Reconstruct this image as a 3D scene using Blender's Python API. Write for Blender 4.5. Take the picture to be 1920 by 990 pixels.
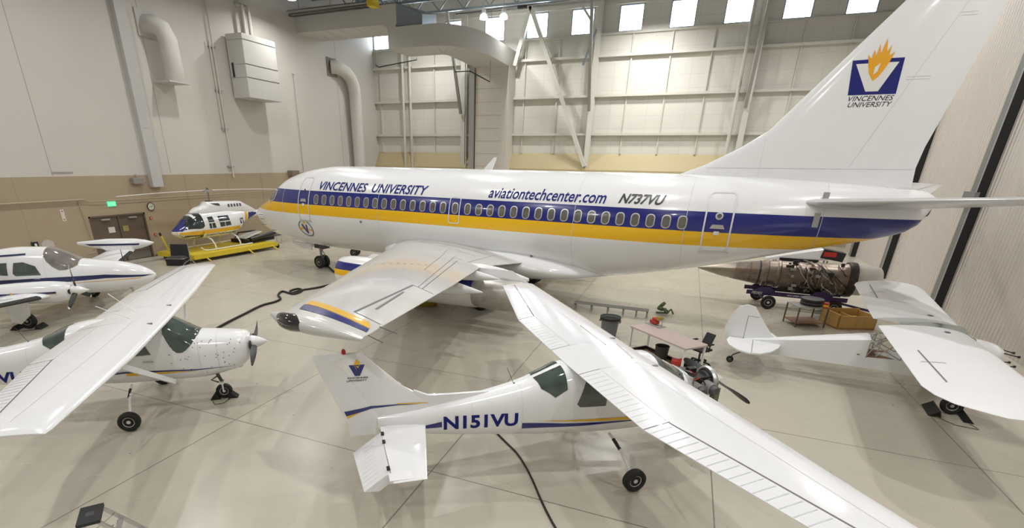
import bpy, bmesh, math, random
from mathutils import Vector, Matrix
random.seed(7)
for o in list(bpy.data.objects): bpy.data.objects.remove(o)
S = bpy.context.scene
COL = S.collection
# ------------------------------------------------------------------ camera
cd = bpy.data.cameras.new('camera'); cam = bpy.data.objects.new('camera', cd); COL.objects.link(cam)
cd.sensor_width = 36; cd.lens = 920/1920*36; cd.shift_x = 76/1920; cd.shift_y = 192/1920
cd.clip_start = .05; cd.clip_end = 300
Rr = Vector((.9231, .3843, .0147)); Uu = Vector((-.1603, .3499, .9230)); Ff = Vector((-.3495, .8543, -.3846))
cam.matrix_world = Matrix(((Rr[0], Uu[0], -Ff[0], 0), (Rr[1], Uu[1], -Ff[1], 0), (Rr[2], Uu[2], -Ff[2], 5.517), (0, 0, 0, 1)))
S.camera = cam
# ------------------------------------------------------------------ world, exposure
w = bpy.data.worlds.new('world'); S.world = w; w.use_nodes = True
w.node_tree.nodes['Background'].inputs[0].default_value = (.86, .93, 1, 1)
w.node_tree.nodes['Background'].inputs[1].default_value = 9
S.view_settings.view_transform = 'Standard'; S.view_settings.look = 'None'
S.view_settings.exposure = 0.04; S.view_settings.gamma = 1
LAMP_W = 345
LAMP_Z = 15.3
# ------------------------------------------------------------------ materials
MATS = {}
def mat(name, col, rough=.5, metal=0, coat=0, var=.04, scale=3, emit=None, es=0, spec=None):
    if name in MATS: return MATS[name]
    m = bpy.data.materials.new(name); m.use_nodes = True; n = m.node_tree.nodes; L = m.node_tree.links
    b = n['Principled BSDF']; b.inputs['Roughness'].default_value = rough; b.inputs['Metallic'].default_value = metal
    b.inputs['Coat Weight'].default_value = coat; b.inputs['Coat Roughness'].default_value = .04
    if spec is not None: b.inputs['Specular IOR Level'].default_value = spec
    b.inputs['Base Color'].default_value = (*col, 1)
    if var:
        tc = n.new('ShaderNodeTexCoord'); nz = n.new('ShaderNodeTexNoise'); nz.inputs['Scale'].default_value = scale; nz.inputs['Detail'].default_value = 4
        mx = n.new('ShaderNodeMix'); mx.data_type = 'RGBA'
        mx.inputs[6].default_value = (*[c*(1-var) for c in col], 1); mx.inputs[7].default_value = (*[min(1, c*(1+var)) for c in col], 1)
        L.new(tc.outputs['Object'], nz.inputs['Vector']); L.new(nz.outputs[0], mx.inputs[0]); L.new(mx.outputs[2], b.inputs['Base Color'])
    if emit: b.inputs['Emission Color'].default_value = (*emit, 1); b.inputs['Emission Strength'].default_value = es
    MATS[name] = m; return m
WHITE = mat('gloss white paint', (.83, .84, .85), .14, 0, .6, .015)
WHITE2 = mat('wing white paint', (.79, .80, .82), .17, 0, .5, .02)
FABRIC = mat('white doped fabric', (.79, .80, .81), .5, 0, 0, .02)
WGREY = mat('wing grey paint', (.60, .60, .58), .17, 0, .3, .05, .7)
BLUE = mat('blue paint', (.012, .018, .17), .22, 0, .5, .02)
LETTER = mat('blue lettering film', (.012, .018, .17), .55, 0, 0, 0, spec=.2)
NAVY = mat('navy paint', (.012, .016, .09), .35, 0, .2)
YEL = mat('yellow paint', (.80, .46, .012), .25, 0, .4, .03)
SAFE = mat('safety yellow', (.72, .55, .03), .45, 0, 0, .12)
ORANGE = mat('orange gold paint', (.80, .38, .02), .3)
BLACK = mat('black rubber', (.012, .012, .013), .6)
BPAINT = mat('black paint', (.015, .015, .018), .35)
DGREY = mat('dark grey metal', (.10, .10, .105), .45, .3)
SEAM = mat('seam line', (.16, .16, .165), .6)
GREYLINE = mat('joint and crimp shade grey', (.60, .62, .65), .4)  # grey for joint lines, and for shade painted along the skin crimps
ALU = mat('bare aluminium', (.62, .62, .62), .32, .9, 0, .08)
STEEL = mat('grey painted steel', (.36, .36, .34), .5, .2, 0, .06)
GALV = mat('galvanised steel', (.33, .38, .42), .4, .6, 0, .15, 2)
BEAM = mat('cream painted steel', (.64, .63, .56), .5, 0, 0, .03)
GLASS = mat('dark tinted glass', (.03, .04, .042), .06, 0, .6, .3, 2.5)
GREENGL = mat('green tinted acrylic', (.065, .085, .078), .07, 0, .8, .7, 3.2)
PANE = mat('cabin pane', (.13, .125, .11), .15, 0, .5, .45, 6)
DUCT = mat('duct paint', (.56, .55, .52), .6, 0, 0, .03)
DUCTL = mat('duct panel paint', (.64, .61, .55), .6, 0, 0, .03)
CREAM = mat('cream pipe paint', (.60, .58, .52), .5)
PIPEW = mat('white pipe insulation', (.62, .60, .56), .7, 0, 0, .06)
ENG = mat('heat stained engine metal', (.23, .185, .15), .38, .75, 0, .55, 3.5)
ENGD = mat('dark engine metal', (.05, .045, .04), .45, .6, 0, .5, 8)
WOOD = mat('plywood', (.50, .30, .09), .6, 0, 0, .2, 6)
TABLE = mat('pinkish laminate', (.50, .41, .38), .45)
RED = mat('red paint', (.45, .03, .02), .4)
GREEN = mat('olive green', (.10, .13, .06), .5, 0, 0, .4, 20)
BROWN = mat('brown tray', (.25, .14, .08), .6, 0, 0, .2)
DOORB = mat('brown door paint', (.135, .10, .075), .45)
LABELW = mat('label white', (.75, .75, .72), .5)
OLIVE = mat('zinc primer green', (.16, .18, .10), .5)
LAMPG = mat('lamp glow', (.9, .9, .85), .5, 0, 0, 0, 1, (1, .98, .93), 14)
EXITG = mat('exit sign green', (.05, .6, .25), .5, 0, 0, 0, 1, (.1, .9, .4), 1.2)
REDL = mat('red lens', (.5, .02, .01), .2)
AMBER = mat('amber lens', (.8, .25, .02), .3)

# ------------------------------------------------------------------ mesh helpers
class MB:
    def __init__(s): s.v = []; s.f = []; s.m = []; s.mats = []
    def mi(s, m):
        if m not in s.mats: s.mats.append(m)
        return s.mats.index(m)
    def add(s, vs, fs, m):
        b = len(s.v); i = s.mi(m); s.v += [tuple(v) for v in vs]
        for f in fs: s.f.append([b+k for k in f]); s.m.append(i)
    def box(s, c, d, m, rot=None):
        x, y, z = [q/2 for q in d]
        vs = [Vector((a*x, b*y, e*z)) for a in (-1, 1) for b in (-1, 1) for e in (-1, 1)]
        if rot: vs = [rot @ q for q in vs]
        s.add([q+Vector(c) for q in vs], [(0, 1, 3, 2), (4, 6, 7, 5), (0, 4, 5, 1), (2, 3, 7, 6), (0, 2, 6, 4), (1, 5, 7, 3)], m)
    def bb(s, a, b, m): s.box([(a[i]+b[i])/2 for i in range(3)], [abs(b[i]-a[i]) for i in range(3)], m)
    def loft(s, rings, m, closed=True, cap=True):
        n = len(rings[0]); fs = []; vs = [p for r in rings for p in r]
        for i in range(len(rings)-1):
            for j in range(n if closed else n-1):
                a = i*n+j; b = i*n+(j+1) % n; fs.append((a, b, b+n, a+n))
        if cap and closed: fs.append(tuple(range(n))[::-1]); fs.append(tuple((len(rings)-1)*n+k for k in range(n)))
        s.add(vs, fs, m)
    def tube(s, pts, r, m, n=10, rs=None):
        pts = [Vector(p) for p in pts]; rings = []; up = None
        for i, p in enumerate(pts):
            d = (pts[min(i+1, len(pts)-1)]-pts[max(i-1, 0)]).normalized()
            if up is None: up = Vector((0, 0, 1)) if abs(d.z) < .9 else Vector((1, 0, 0))
            a = d.cross(up).normalized(); b = a.cross(d).normalized(); up = b
            q = rs[i] if rs else r
            rings.append([p+(a*math.cos(t)+b*math.sin(t))*q for t in [2*math.pi*k/n for k in range(n)]])
        s.loft(rings, m)
    def beam(s, a, b, w, h, m, up=(0, 0, 1)):
        a, b = Vector(a), Vector(b); d = (b-a).normalized(); x = d.cross(Vector(up))
        if x.length < .01: x = d.cross(Vector((0, 1, 0)))
        x.normalize(); y = x.cross(d)
        q = [x*w/2+y*h/2, -x*w/2+y*h/2, -x*w/2-y*h/2, x*w/2-y*h/2]
        s.loft([[a+k for k in q], [b+k for k in q]], m)
    def rev(s, prof, o, ax, m, n=28):   # prof (along, radius)
        o = Vector(o); ax = Vector(ax).normalized(); a = ax.cross(Vector((0, 0, 1)) if abs(ax.z) < .9 else Vector((1, 0, 0))).normalized(); b = ax.cross(a)
        s.loft([[o+ax*t+(a*math.cos(k)+b*math.sin(k))*max(r, .0005) for k in [2*math.pi*j/n for j in range(n)]] for t, r in prof], m)
    def prism(s, poly, a, b, m, f=None):  # poly 2D, extruded from a to b; f(x,y,h)->point
        f = f or (lambda x, y, h: (x, y, h)); n = len(poly)
        s.add([f(x, y, a) for x, y in poly]+[f(x, y, b) for x, y in poly],
              [tuple(range(n))[::-1], tuple(range(n, 2*n))]+[(k, (k+1) % n, (k+1) % n+n, k+n) for k in range(n)], m)
    def build(s, name, parent=None, smooth=30, bevel=0):
        me = bpy.data.meshes.new(name); me.from_pydata(s.v, [], s.f)
        for m in s.mats: me.materials.append(m)
        me.polygons.foreach_set('material_index', s.m)
        bm = bmesh.new(); bm.from_mesh(me); bmesh.ops.recalc_face_normals(bm, faces=bm.faces)
        if smooth:
            for f in bm.faces: f.smooth = True
            for e in bm.edges:
                if len(e.link_faces) == 2 and e.calc_face_angle(0) > math.radians(smooth): e.smooth = False
        bm.to_mesh(me); bm.free()
        o = bpy.data.objects.new(name, me); COL.objects.link(o)
        if parent: o.parent = parent
        if bevel:
            b = o.modifiers.new('bevel', 'BEVEL'); b.width = bevel; b.segments = 2; b.limit_method = 'ANGLE'
        return o
def build_split(mb, name, parent):
    for i, m in enumerate(mb.mats):
        ids = [k for k in range(len(mb.f)) if mb.m[k] == i]; par = {}
        def find(a):
            while par.setdefault(a, a) != a: a = par[a]
            return a
        for k in ids:
            for v in mb.f[k][1:]: par[find(v)] = find(mb.f[k][0])
        for root in sorted({find(mb.f[k][0]) for k in ids}):
            sub = [k for k in ids if find(mb.f[k][0]) == root]; us = sorted({v for k in sub for v in mb.f[k]}); mp = {v: j for j, v in enumerate(us)}
            q = MB(); q.add([mb.v[v] for v in us], [[mp[v] for v in mb.f[k]] for k in sub], m); q.build(name, parent)
def thing(name, label, cat, loc=(0, 0, 0), rz=0, group=None):
    o = bpy.data.objects.new(name, None); COL.objects.link(o); o.location = loc; o.rotation_euler = (0, 0, math.radians(rz))
    o.empty_display_size = .3; o['label'] = label; o['category'] = cat
    if group: o['group'] = group
    return o
def tag(o, label, cat, group=None):
    o['label'] = label; o['category'] = cat
    if group: o['group'] = group
    return o
def struct(o): o['kind'] = 'structure'; return o
def copy_tree(r, loc, label=None, rz=None):
    c = r.copy(); COL.objects.link(c); c.location = loc
    if rz is not None: c.rotation_euler = (0, 0, rz)
    if label: c['label'] = label
    for ch in [o for o in bpy.data.objects if o.parent == r]:
        d = ch.copy(); COL.objects.link(d); d.parent = c
        for g in [o for o in bpy.data.objects if o.parent == ch]:
            e = g.copy(); COL.objects.link(e); e.parent = d
    return c
def pch(xs, ys, x):
    if x <= xs[0]: return ys[0]
    if x >= xs[-1]: return ys[-1]
    i = max(k for k in range(len(xs)-1) if xs[k] <= x)
    def sl(k): return (ys[k+1]-ys[k])/(xs[k+1]-xs[k])
    def tan(k):
        if k == 0: return sl(0)
        if k == len(xs)-1: return sl(k-1)
        a, b = sl(k-1), sl(k)
        return 0 if a*b <= 0 else 2*a*b/(a+b)
    h = xs[i+1]-xs[i]; t = (x-xs[i])/h
    return (2*t**3-3*t**2+1)*ys[i]+(t**3-2*t**2+t)*h*tan(i)+(-2*t**3+3*t**2)*ys[i+1]+(t**3-t**2)*h*tan(i+1)
class Body:                                     # stations: X, ztop, zbot, halfwidth
    def __init__(s, st, p=2.0, c=.5):
        s.x = [a[0] for a in st]; s.t = [a[1] for a in st]; s.b = [a[2] for a in st]; s.w = [a[3] for a in st]; s.p = p; s.c = c
    def par(s, X):
        t, b, w = pch(s.x, s.t, X), pch(s.x, s.b, X), pch(s.x, s.w, X); zc = b+(t-b)*s.c
        return zc, t-zc, zc-b, w
    def pt(s, X, th, off=0):                     # th 0 = top, + towards +y
        zc, hu, hd, w = s.par(X); sn, cs = math.sin(th), math.cos(th); e = 2/s.p
        y = (w+off)*abs(sn)**e*(1 if sn > 0 else -1); h = (hu if cs > 0 else hd)+off
        return (X, y, zc+h*abs(cs)**e*(1 if cs > 0 else -1))
    def hw(s, X, z):
        zc, hu, hd, w = s.par(X); h = hu if z > zc else hd
        q = min(.995, abs((z-zc)/max(h, 1e-4))); return w*(1-q**s.p)**(1/s.p)
    def side(s, sg, off=.006): return lambda X, z: (X, sg*(s.hw(X, z)+off), z)
    def mesh(s, mb, m, n=64, nx=80, x0=None, x1=None):
        x0 = s.x[0] if x0 is None else x0; x1 = s.x[-1] if x1 is None else x1
        xs = sorted(set([x0+(x1-x0)*k/nx for k in range(nx+1)]+[x0+(x1-x0)*.04*(k/8)**2 for k in range(8)]))
        mb.loft([[s.pt(X, 2*math.pi*k/n) for k in range(n)] for X in xs], m)
class Foil:                                      # secs: s, xle, xte, base, t/c ; fm(X,s,h)->pt
    def __init__(s, secs, fm, camber=.02): s.q = secs; s.fm = fm; s.cam = camber
    def at(s, y):
        q = s.q; y = min(max(y, q[0][0]), q[-1][0])
        for i in range(len(q)-1):
            if y <= q[i+1][0]:
                t = (y-q[i][0])/(q[i+1][0]-q[i][0]); return [q[i][k]+(q[i+1][k]-q[i][k])*t for k in range(1, 5)]
    def h(s, X, y, up=True):
        le, te, z, t = s.at(y); c = te-le; x = min(max((X-le)/c, 0), 1)
        yt = 5*t*c*(.2969*math.sqrt(x)-.126*x-.3516*x*x+.2843*x**3-.1015*x**4)+.003
        m = 4*s.cam*x*(1-x)*c; return z+m+(yt if up else -yt)
    def ring(s, y, k=1, n=16):
        le, te, z, t = s.at(y); c = te-le; r = []
        xs = [(1-math.cos(math.pi*j/n))/2 for j in range(n+1)]
        mid = lambda X: (s.h(X, y)+s.h(X, y, False))/2
        for x in xs[::-1]: X = le+c*x; r.append(s.fm(X, y, mid(X)+(s.h(X, y)-mid(X))*k))
        for x in xs[1:]: X = le+c*x; r.append(s.fm(X, y, mid(X)+(s.h(X, y, False)-mid(X))*k))
        return r
    def mesh(s, mb, m, ns=1, round_tip=.05):
        R = []
        for i in range(len(s.q)-1):
            for k in range(ns): R.append(s.ring(s.q[i][0]+(s.q[i+1][0]-s.q[i][0])*k/ns))
        R.append(s.ring(s.q[-1][0]))
        if round_tip:
            y = s.q[-1][0]; le, te, z, t = s.at(y)
            for d, k in ((.6, .7), (1, .25)):
                base = s.ring(y, k); cx = (le+te)/2
                rr = []
                for p in base:
                    p = Vector(p); a = Vector(s.fm(0, y, 0)); b = Vector(s.fm(0, y+round_tip*d, 0)); p2 = p+(b-a); p2.x = cx+(p2.x-cx)*(1-.03*d); rr.append(p2)
                R.append(rr)
        mb.loft(R, m)
    def top(s, off=.004, up=True): return lambda X, y: s.fm(X, y, s.h(X, y, up)+(off if up else -off))
def flat_bm(loops):
    bm = bmesh.new()
    for l in loops:
        try: bm.faces.new([bm.verts.new((a, b, 0)) for a, b in l])
        except Exception: pass
    bmesh.ops.triangulate(bm, faces=bm.faces); return bm
def text_bm(txt, x0, x1, z0, z1, shear=0, bold=0, flip=False, res=3):
    c = bpy.data.curves.new('t', 'FONT'); c.body = txt; c.shear = shear; c.offset = bold; c.resolution_u = res
    o = bpy.data.objects.new('t', c); COL.objects.link(o); dg = bpy.context.evaluated_depsgraph_get()
    me = bpy.data.meshes.new_from_object(o.evaluated_get(dg)); bpy.data.objects.remove(o); bpy.data.curves.remove(c)
    bm = bmesh.new(); bm.from_mesh(me); bpy.data.meshes.remove(me)
    xs = [v.co.x for v in bm.verts]; ys = [v.co.y for v in bm.verts]; a, b, e, d = min(xs), max(xs), min(ys), max(ys)
    for v in bm.verts:
        u = (v.co.x-a)/(b-a); u = 1-u if flip else u
        v.co = Vector((x0+u*(x1-x0), z0+(v.co.y-e)/(d-e)*(z1-z0), 0))
    return bm
def decal(mb, src, fm, m, step=.12):
    bm = flat_bm(src) if isinstance(src, list) else src
    for ax in (0, 1):
        if not bm.verts: break
        lo = min(v.co[ax] for v in bm.verts); hi = max(v.co[ax] for v in bm.verts); k = math.floor(lo/step)*step+step
        no = Vector((1, 0, 0)) if ax == 0 else Vector((0, 1, 0))
        while k < hi:
            bmesh.ops.bisect_plane(bm, geom=bm.verts[:]+bm.edges[:]+bm.faces[:], plane_co=no*k, plane_no=no); k += step
    bm.verts.index_update(); mb.add([fm(v.co.x, v.co.y) for v in bm.verts], [[v.index for v in f.verts] for f in bm.faces], m); bm.free()
def line(a, b, w):
    a, b = Vector(a), Vector(b); d = (b-a).normalized(); n = Vector((-d.y, d.x))*w/2
    return [tuple(a+n), tuple(b+n), tuple(b-n), tuple(a-n)]
def rrect(x0, x1, z0, z1, r, n=5, sk=0):
    P = []
    for cx, cz, a in ((x1-r, z1-r, 0), (x0+r, z1-r, 90), (x0+r, z0+r, 180), (x1-r, z0+r, 270)):
        for k in range(n+1): t = math.radians(a+90*k/n); P.append((cx+r*math.cos(t), cz+r*math.sin(t)))
    return P
def frame_loops(outer, inner):
    n = len(outer); return [[outer[k], outer[(k+1) % n], inner[(k+1) % n], inner[k]] for k in range(n)]
def wheel(parent, c, r, w, axis=(0, 1, 0), name='wheel', hubm=ALU):
    mb = MB(); q = w/2
    mb.rev([(-q*.6, r*.5), (-q, r*.62), (-q, r*.82), (-q*.7, r*.96), (0, r), (q*.7, r*.96), (q, r*.82), (q, r*.62), (q*.6, r*.5)], c, axis, BLACK, 32)
    o = mb.build(name, parent); mb = MB()
    mb.rev([(-q*.75, r*.12), (-q*.75, r*.16), (-q*.55, r*.2), (-q*.5, r*.42), (-q*.66, r*.5), (-q*.66, r*.53), (q*.66, r*.53), (q*.66, r*.5), (q*.5, r*.42), (q*.55, r*.2), (q*.75, r*.16), (q*.75, r*.12)], c, axis, hubm, 24)
    mb.build('hub', o); return o
def prop(parent, c, d, L, m, tipm=None, wd=.075):  # blade in plane normal to x, direction d
    c = Vector(c); d = Vector(d).normalized(); t = Vector((1, 0, 0)).cross(d).normalized(); x = Vector((1, 0, 0)); mb = MB(); R = []
    for k in range(13):
        u = k/12; wv = wd*(.45+1.1*math.sin(math.pi*min(1, u*.9+.1))**.8*.55+.1) if u < .97 else wd*.35
        tw = math.radians(65-50*u); a = t*math.cos(tw)+x*math.sin(tw); b = t*math.sin(tw)-x*math.cos(tw); th = .022*(1-u)+.006
        p = c+d*(.05+(L-.05)*u); R.append([p+a*wv, p+b*th, p-a*wv, p-b*th])
    mb.loft(R[:12] if tipm else R, m)
    if tipm: mb.loft(R[11:], tipm)
    return mb.build('propeller_blade', parent, smooth=50)
# ================================================================== ROOM
XL, XR, YF, YN, ZC = -28.9, 10.3, 45.5, -12.0, 18.2
def floor_mat():
    m = mat('sealed concrete floor', (.5, .46, .38), .3, 0, 0, 0); n = m.node_tree.nodes; L = m.node_tree.links; b = n['Principled BSDF']
    tc = n.new('ShaderNodeTexCoord')
    def noise(sc, d, x=1, y=1):
        mp = n.new('ShaderNodeMapping'); mp.inputs['Scale'].default_value = (x, y, 1); L.new(tc.outputs['Object'], mp.inputs[0]); q = n.new('ShaderNodeTexNoise'); q.inputs['Scale'].default_value = sc; q.inputs['Detail'].default_value = d; L.new(mp.outputs[0], q.inputs[0]); return q.outputs[0]
    def mix(f, a, c):
        q = n.new('ShaderNodeMix'); q.data_type = 'RGBA'
        if hasattr(f, 'links'): L.new(f, q.inputs[0])
        for v, k in ((a, 6), (c, 7)):
            if isinstance(v, tuple): q.inputs[k].default_value = (*v, 1)
            else: L.new(v, q.inputs[k])
        return q.outputs[2]
    def ramp(f, a, c):
        q = n.new('ShaderNodeMapRange'); q.inputs[1].default_value = a; q.inputs[2].default_value = c; L.new(f, q.inputs[0]); return q.outputs[0]
    c = mix(ramp(noise(.12, 3), .35, .65), (.50, .472, .39), (.525, .492, .408))
    c = mix(ramp(noise(.9, 2, .5, 1.4), .45, .9), c, (.485, .455, .38))
    c = mix(ramp(noise(7, 3), .74, .78), c, (.14, .12, .10))
    sp = n.new('ShaderNodeSeparateXYZ'); L.new(tc.outputs['Object'], sp.inputs[0])
    def M(op, a, b_=None):
        q = n.new('ShaderNodeMath'); q.operation = op
        for v, k in ((a, 0), (b_, 1)):
            if v is None: continue
            if isinstance(v, (int, float)): q.inputs[k].default_value = v
            else: L.new(v, q.inputs[k])
        return q.outputs[0]
    def joint(s, off, per): return M('LESS_THAN', M('ABSOLUTE', M('SUBTRACT', M('FRACT', M('DIVIDE', M('ADD', s, off), per)), .5)), .012/per)
    j = M('MAXIMUM', joint(sp.outputs[0], 8.7+2.5+50, 5.0), joint(sp.outputs[1], -7.08+2.25+45, 4.5))
    q = n.new('ShaderNodeMix'); q.data_type = 'RGBA'; L.new(M('MULTIPLY', j, .75), q.inputs[0]); L.new(c, q.inputs[6]); q.inputs[7].default_value = (.12, .10, .08, 1)
    L.new(q.outputs[2], b.inputs['Base Color'])
    L.new(M('ADD', M('MULTIPLY', noise(.6, 2), .16), .2), b.inputs['Roughness']); return m
def panel_mat(name, col, px, pz, axis, w=.012, dark=.72, rough=.6, corr=None):
    m = mat(name, col, rough, 0, 0, 0); n = m.node_tree.nodes; L = m.node_tree.links; b = n['Principled BSDF']
    tc = n.new('ShaderNodeTexCoord'); sp = n.new('ShaderNodeSeparateXYZ'); L.new(tc.outputs['Object'], sp.inputs[0])
    nz = n.new('ShaderNodeTexNoise'); nz.inputs['Scale'].default_value = .35; nz.inputs['Detail'].default_value = 5; L.new(tc.outputs['Object'], nz.inputs[0])
    mx = n.new('ShaderNodeMix'); mx.data_type = 'RGBA'; mx.inputs[6].default_value = (*[c*.95 for c in col], 1); mx.inputs[7].default_value = (*[c*1.05 for c in col], 1); L.new(nz.outputs[0], mx.inputs[0])
    prev = mx.outputs[2]
    def joint(s, off, per):
        a = n.new('ShaderNodeMath'); a.operation = 'MULTIPLY_ADD'; a.inputs[1].default_value = 1/per; a.inputs[2].default_value = off/per+20; L.new(s, a.inputs[0])
        f = n.new('ShaderNodeMath'); f.operation = 'FRACT'; L.new(a.outputs[0], f.inputs[0]); l = n.new('ShaderNodeMath'); l.operation = 'LESS_THAN'; l.inputs[1].default_value = w/per; L.new(f.outputs[0], l.inputs[0]); return l.outputs[0]
    for s, (off, per) in ((sp.outputs[axis], px), (sp.outputs[2], pz)):
        if per > 100: continue
        q = n.new('ShaderNodeMix'); q.data_type = 'RGBA'; q.inputs[7].default_value = (*[c*dark for c in col], 1); L.new(joint(s, off, per), q.inputs[0]); L.new(prev, q.inputs[6]); prev = q.outputs[2]
    L.new(prev, b.inputs['Base Color'])
    if corr:
        wv = n.new('ShaderNodeMath'); wv.operation = 'SINE'; a = n.new('ShaderNodeMath'); a.operation = 'MULTIPLY'; a.inputs[1].default_value = 2*math.pi/corr; L.new(sp.outputs[axis], a.inputs[0]); L.new(a.outputs[0], wv.inputs[0])
        bp = n.new('ShaderNodeBump'); bp.inputs['Distance'].default_value = .03; bp.inputs['Strength'].default_value = .9; L.new(wv.outputs[0], bp.inputs['Height']); L.new(bp.outputs[0], b.inputs['Normal'])
    return m
WALLW = panel_mat('off-white concrete panel', (.60, .575, .53), (0, 1000), (0, 1000), 1)
TAN = panel_mat('tan wall paint', (.40, .325, .225), (-2, 6.1), (0, 1000), 1, .02)
FARW = panel_mat('insulated wall liner', (.70, .685, .62), (1.2, 2.83), (.1, .92), 0, .02, .80)
DOORP = panel_mat('ribbed translucent door panel', (.66, .61, .56), (0, 1000), (.0, 1000), 1, .02, .8, .5, .22)
mb = MB(); mb.bb((XL-.3, YN, -.2), (XR+3, YF+.3, 0), floor_mat()); struct(mb.build('floor', smooth=0))
mb = MB(); mb.bb((XL-.3, YN, ZC), (XR+3, YF+.3, ZC+.2), mat('ceiling deck', (.22, .235, .25), .6))
for k in range(100): mb.bb((XL+.4*k, 30, ZC-.05), (XL+.4*k+.2, YF, ZC), mat('ceiling deck', (0, 0, 0)))
struct(mb.build('ceiling', smooth=0))
mb = MB(); mb.bb((XL-.3, YN, 4.55), (XL, YF, ZC), WALLW); mb.bb((XL-.3, YN, 0), (XL, 17.05, 4.55), TAN); mb.bb((XL-.3, 20.15, 0), (XL, YF, 4.55), TAN); mb.bb((XL-.3, 17.05, 2.55), (XL, 20.15, 4.55), TAN); mb.bb((XL-.3, 17.05, 0), (XL-.2, 20.15, 2.55), TAN)
SL = mat('panel joint sealant', (.38, .37, .34), .7)
for y in (9.8, 15.95, 22.35, 39.6): mb.bb((XL, y-.015, 4.6), (XL+.006, y+.015, ZC), SL)
for y in (5, 11, 23.2, 29.5, 35.5): mb.bb((XL, y-.012, 0), (XL+.006, y+.012, 4.5), mat('tan joint', (.27, .21, .14), .7))
struct(mb.build('wall_left', smooth=0))
mb = MB(); mb.bb((XL, YN-.3, 0), (XR+3, YN, ZC), WALLW); struct(mb.build('wall_near', smooth=0))
# far wall with window openings
cx = [-17+3.66*(k-3) for k in range(11)]; W2 = .88; Z0, Z1 = 14.88, 16.6
mb = MB(); mb.bb((XL, YF, 0), (XR+3, YF+.3, Z0), FARW); mb.bb((XL, YF, Z1), (XR+3, YF+.3, ZC), FARW); x = XL
for c in cx:
    if c+W2 > XR+3: break
    mb.bb((x, YF, Z0), (c-W2, YF+.3, Z1), FARW); x = c+W2
mb.bb((x, YF, Z0), (XR+3, YF+.3, Z1), FARW)
far = struct(mb.build('wall_far', smooth=0))
wf = mat('window frame blue grey', (.22, .27, .36), .4, .3)
wp = bpy.data.materials.new('window pane glass'); wp.use_nodes = True; n = wp.node_tree.nodes; L = wp.node_tree.links; n.remove(n['Principled BSDF'])
a = n.new('ShaderNodeBsdfTransparent'); b = n.new('ShaderNodeBsdfGlossy'); b.inputs['Roughness'].default_value = .02; c_ = n.new('ShaderNodeMixShader'); c_.inputs[0].default_value = .05; L.new(a.outputs[0], c_.inputs[1]); L.new(b.outputs[0], c_.inputs[2]); L.new(c_.outputs[0], n['Material Output'].inputs[0])
for k, c in enumerate(cx):
    if c+W2 > XR+3: break
    mb = MB(); q = .06
    mb.bb((c-W2, YF-.02, Z0), (c-W2+q, YF+.2, Z1), wf); mb.bb((c+W2-q, YF-.02, Z0), (c+W2, YF+.2, Z1), wf); mb.bb((c-W2, YF-.02, Z0), (c+W2, YF+.2, Z0+q), wf); mb.bb((c-W2, YF-.02, Z1-q), (c+W2, YF+.2, Z1), wf)
    w_ = struct(mb.build('window_%d' % (k+1), smooth=0)); mb = MB(); mb.bb((c-W2+q, YF+.1, Z0+q), (c+W2-q, YF+.11, Z1-q), wp); mb.build('window_pane', w_)
for i, z in enumerate((7.7, 10.5, 13.25)):
    mb = MB(); mb.bb((XL, YF-.32, z), (XR+3, YF, z+.05), BEAM); mb.bb((XL, YF-.34, z-.02), (XR+3, YF-.30, z+.16), BEAM); struct(mb.build('trim_%d' % (i+1), smooth=0))
for i, z in enumerate((14.72, 16.65)):
    mb = MB(); mb.bb((XL, YF-.15, z), (XR+3, YF, z+.14 if i == 0 else z+.3), BEAM); struct(mb.build('trim_%d' % (i+4), smooth=0))
mb = MB()
for k in range(15):
    x = -28.3+2.83*k
    if abs((x+8.3+56.5) % 11.3-0) < .5 or x > XR: continue
    mb.bb((x-.05, YF-.14, 6.3), (x+.05, YF, 14.7), BEAM)
mb.build('wall_stud', far)
mb = MB(); mb.prism([(YF, 6.3), (YF-.75, 5.05), (YF-.75, 4.9), (YF, 4.9)], XL, XR+3, mat('tan sill paint', (.50, .42, .24), .6), lambda x, y, h: (h, x, y)); struct(mb.build('trim_6', smooth=0))
mb = MB(); mb.bb((XL, YF-.12, 0), (XR+3, YF, 4.9), TAN); mb.build('wall_base', far, smooth=0)
# hangar door leaves on the right
mb = MB(); D = mat('door post grey', (.20, .205, .20), .5); SV = mat('door edge light', (.4, .4, .39), .5)
mb.bb((XR, YN, 0), (XR+.12, 26.0, ZC), DOORP); mb.bb((XR+.35, 25.5, 0), (XR+.47, 33.4, ZC), DOORP); mb.bb((XR+.8, 33.0, 0), (XR+.92, 41.0, ZC), DOORP); mb.bb((XR+1.3, 40.5, 0), (XR+1.42, YF, ZC), DOORP)
mb.bb((XR+2.8, YN, 0), (XR+3, YF, ZC), TAN)
wr = struct(mb.build('wall_right', smooth=0))
for i, (y, x) in enumerate(((25.6, XR-.05), (33.35, XR+.3), (41.0, XR+.75), (10.0, XR-.05))):
    mb = MB(); mb.bb((x-.22, y-.2, 0), (x+.5, y+.22, ZC), D); mb.bb((x-.24, y-.34, 0), (x+.1, y-.3, ZC), BLACK); mb.bb((x-.23, y-.3, 0), (x+.05, y-.2, ZC), SV)
    mb.bb((x-.34, y-.5, 4.4), (x-.2, y+.4, 4.75), D); mb.build('door_post', wr, smooth=0)
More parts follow.
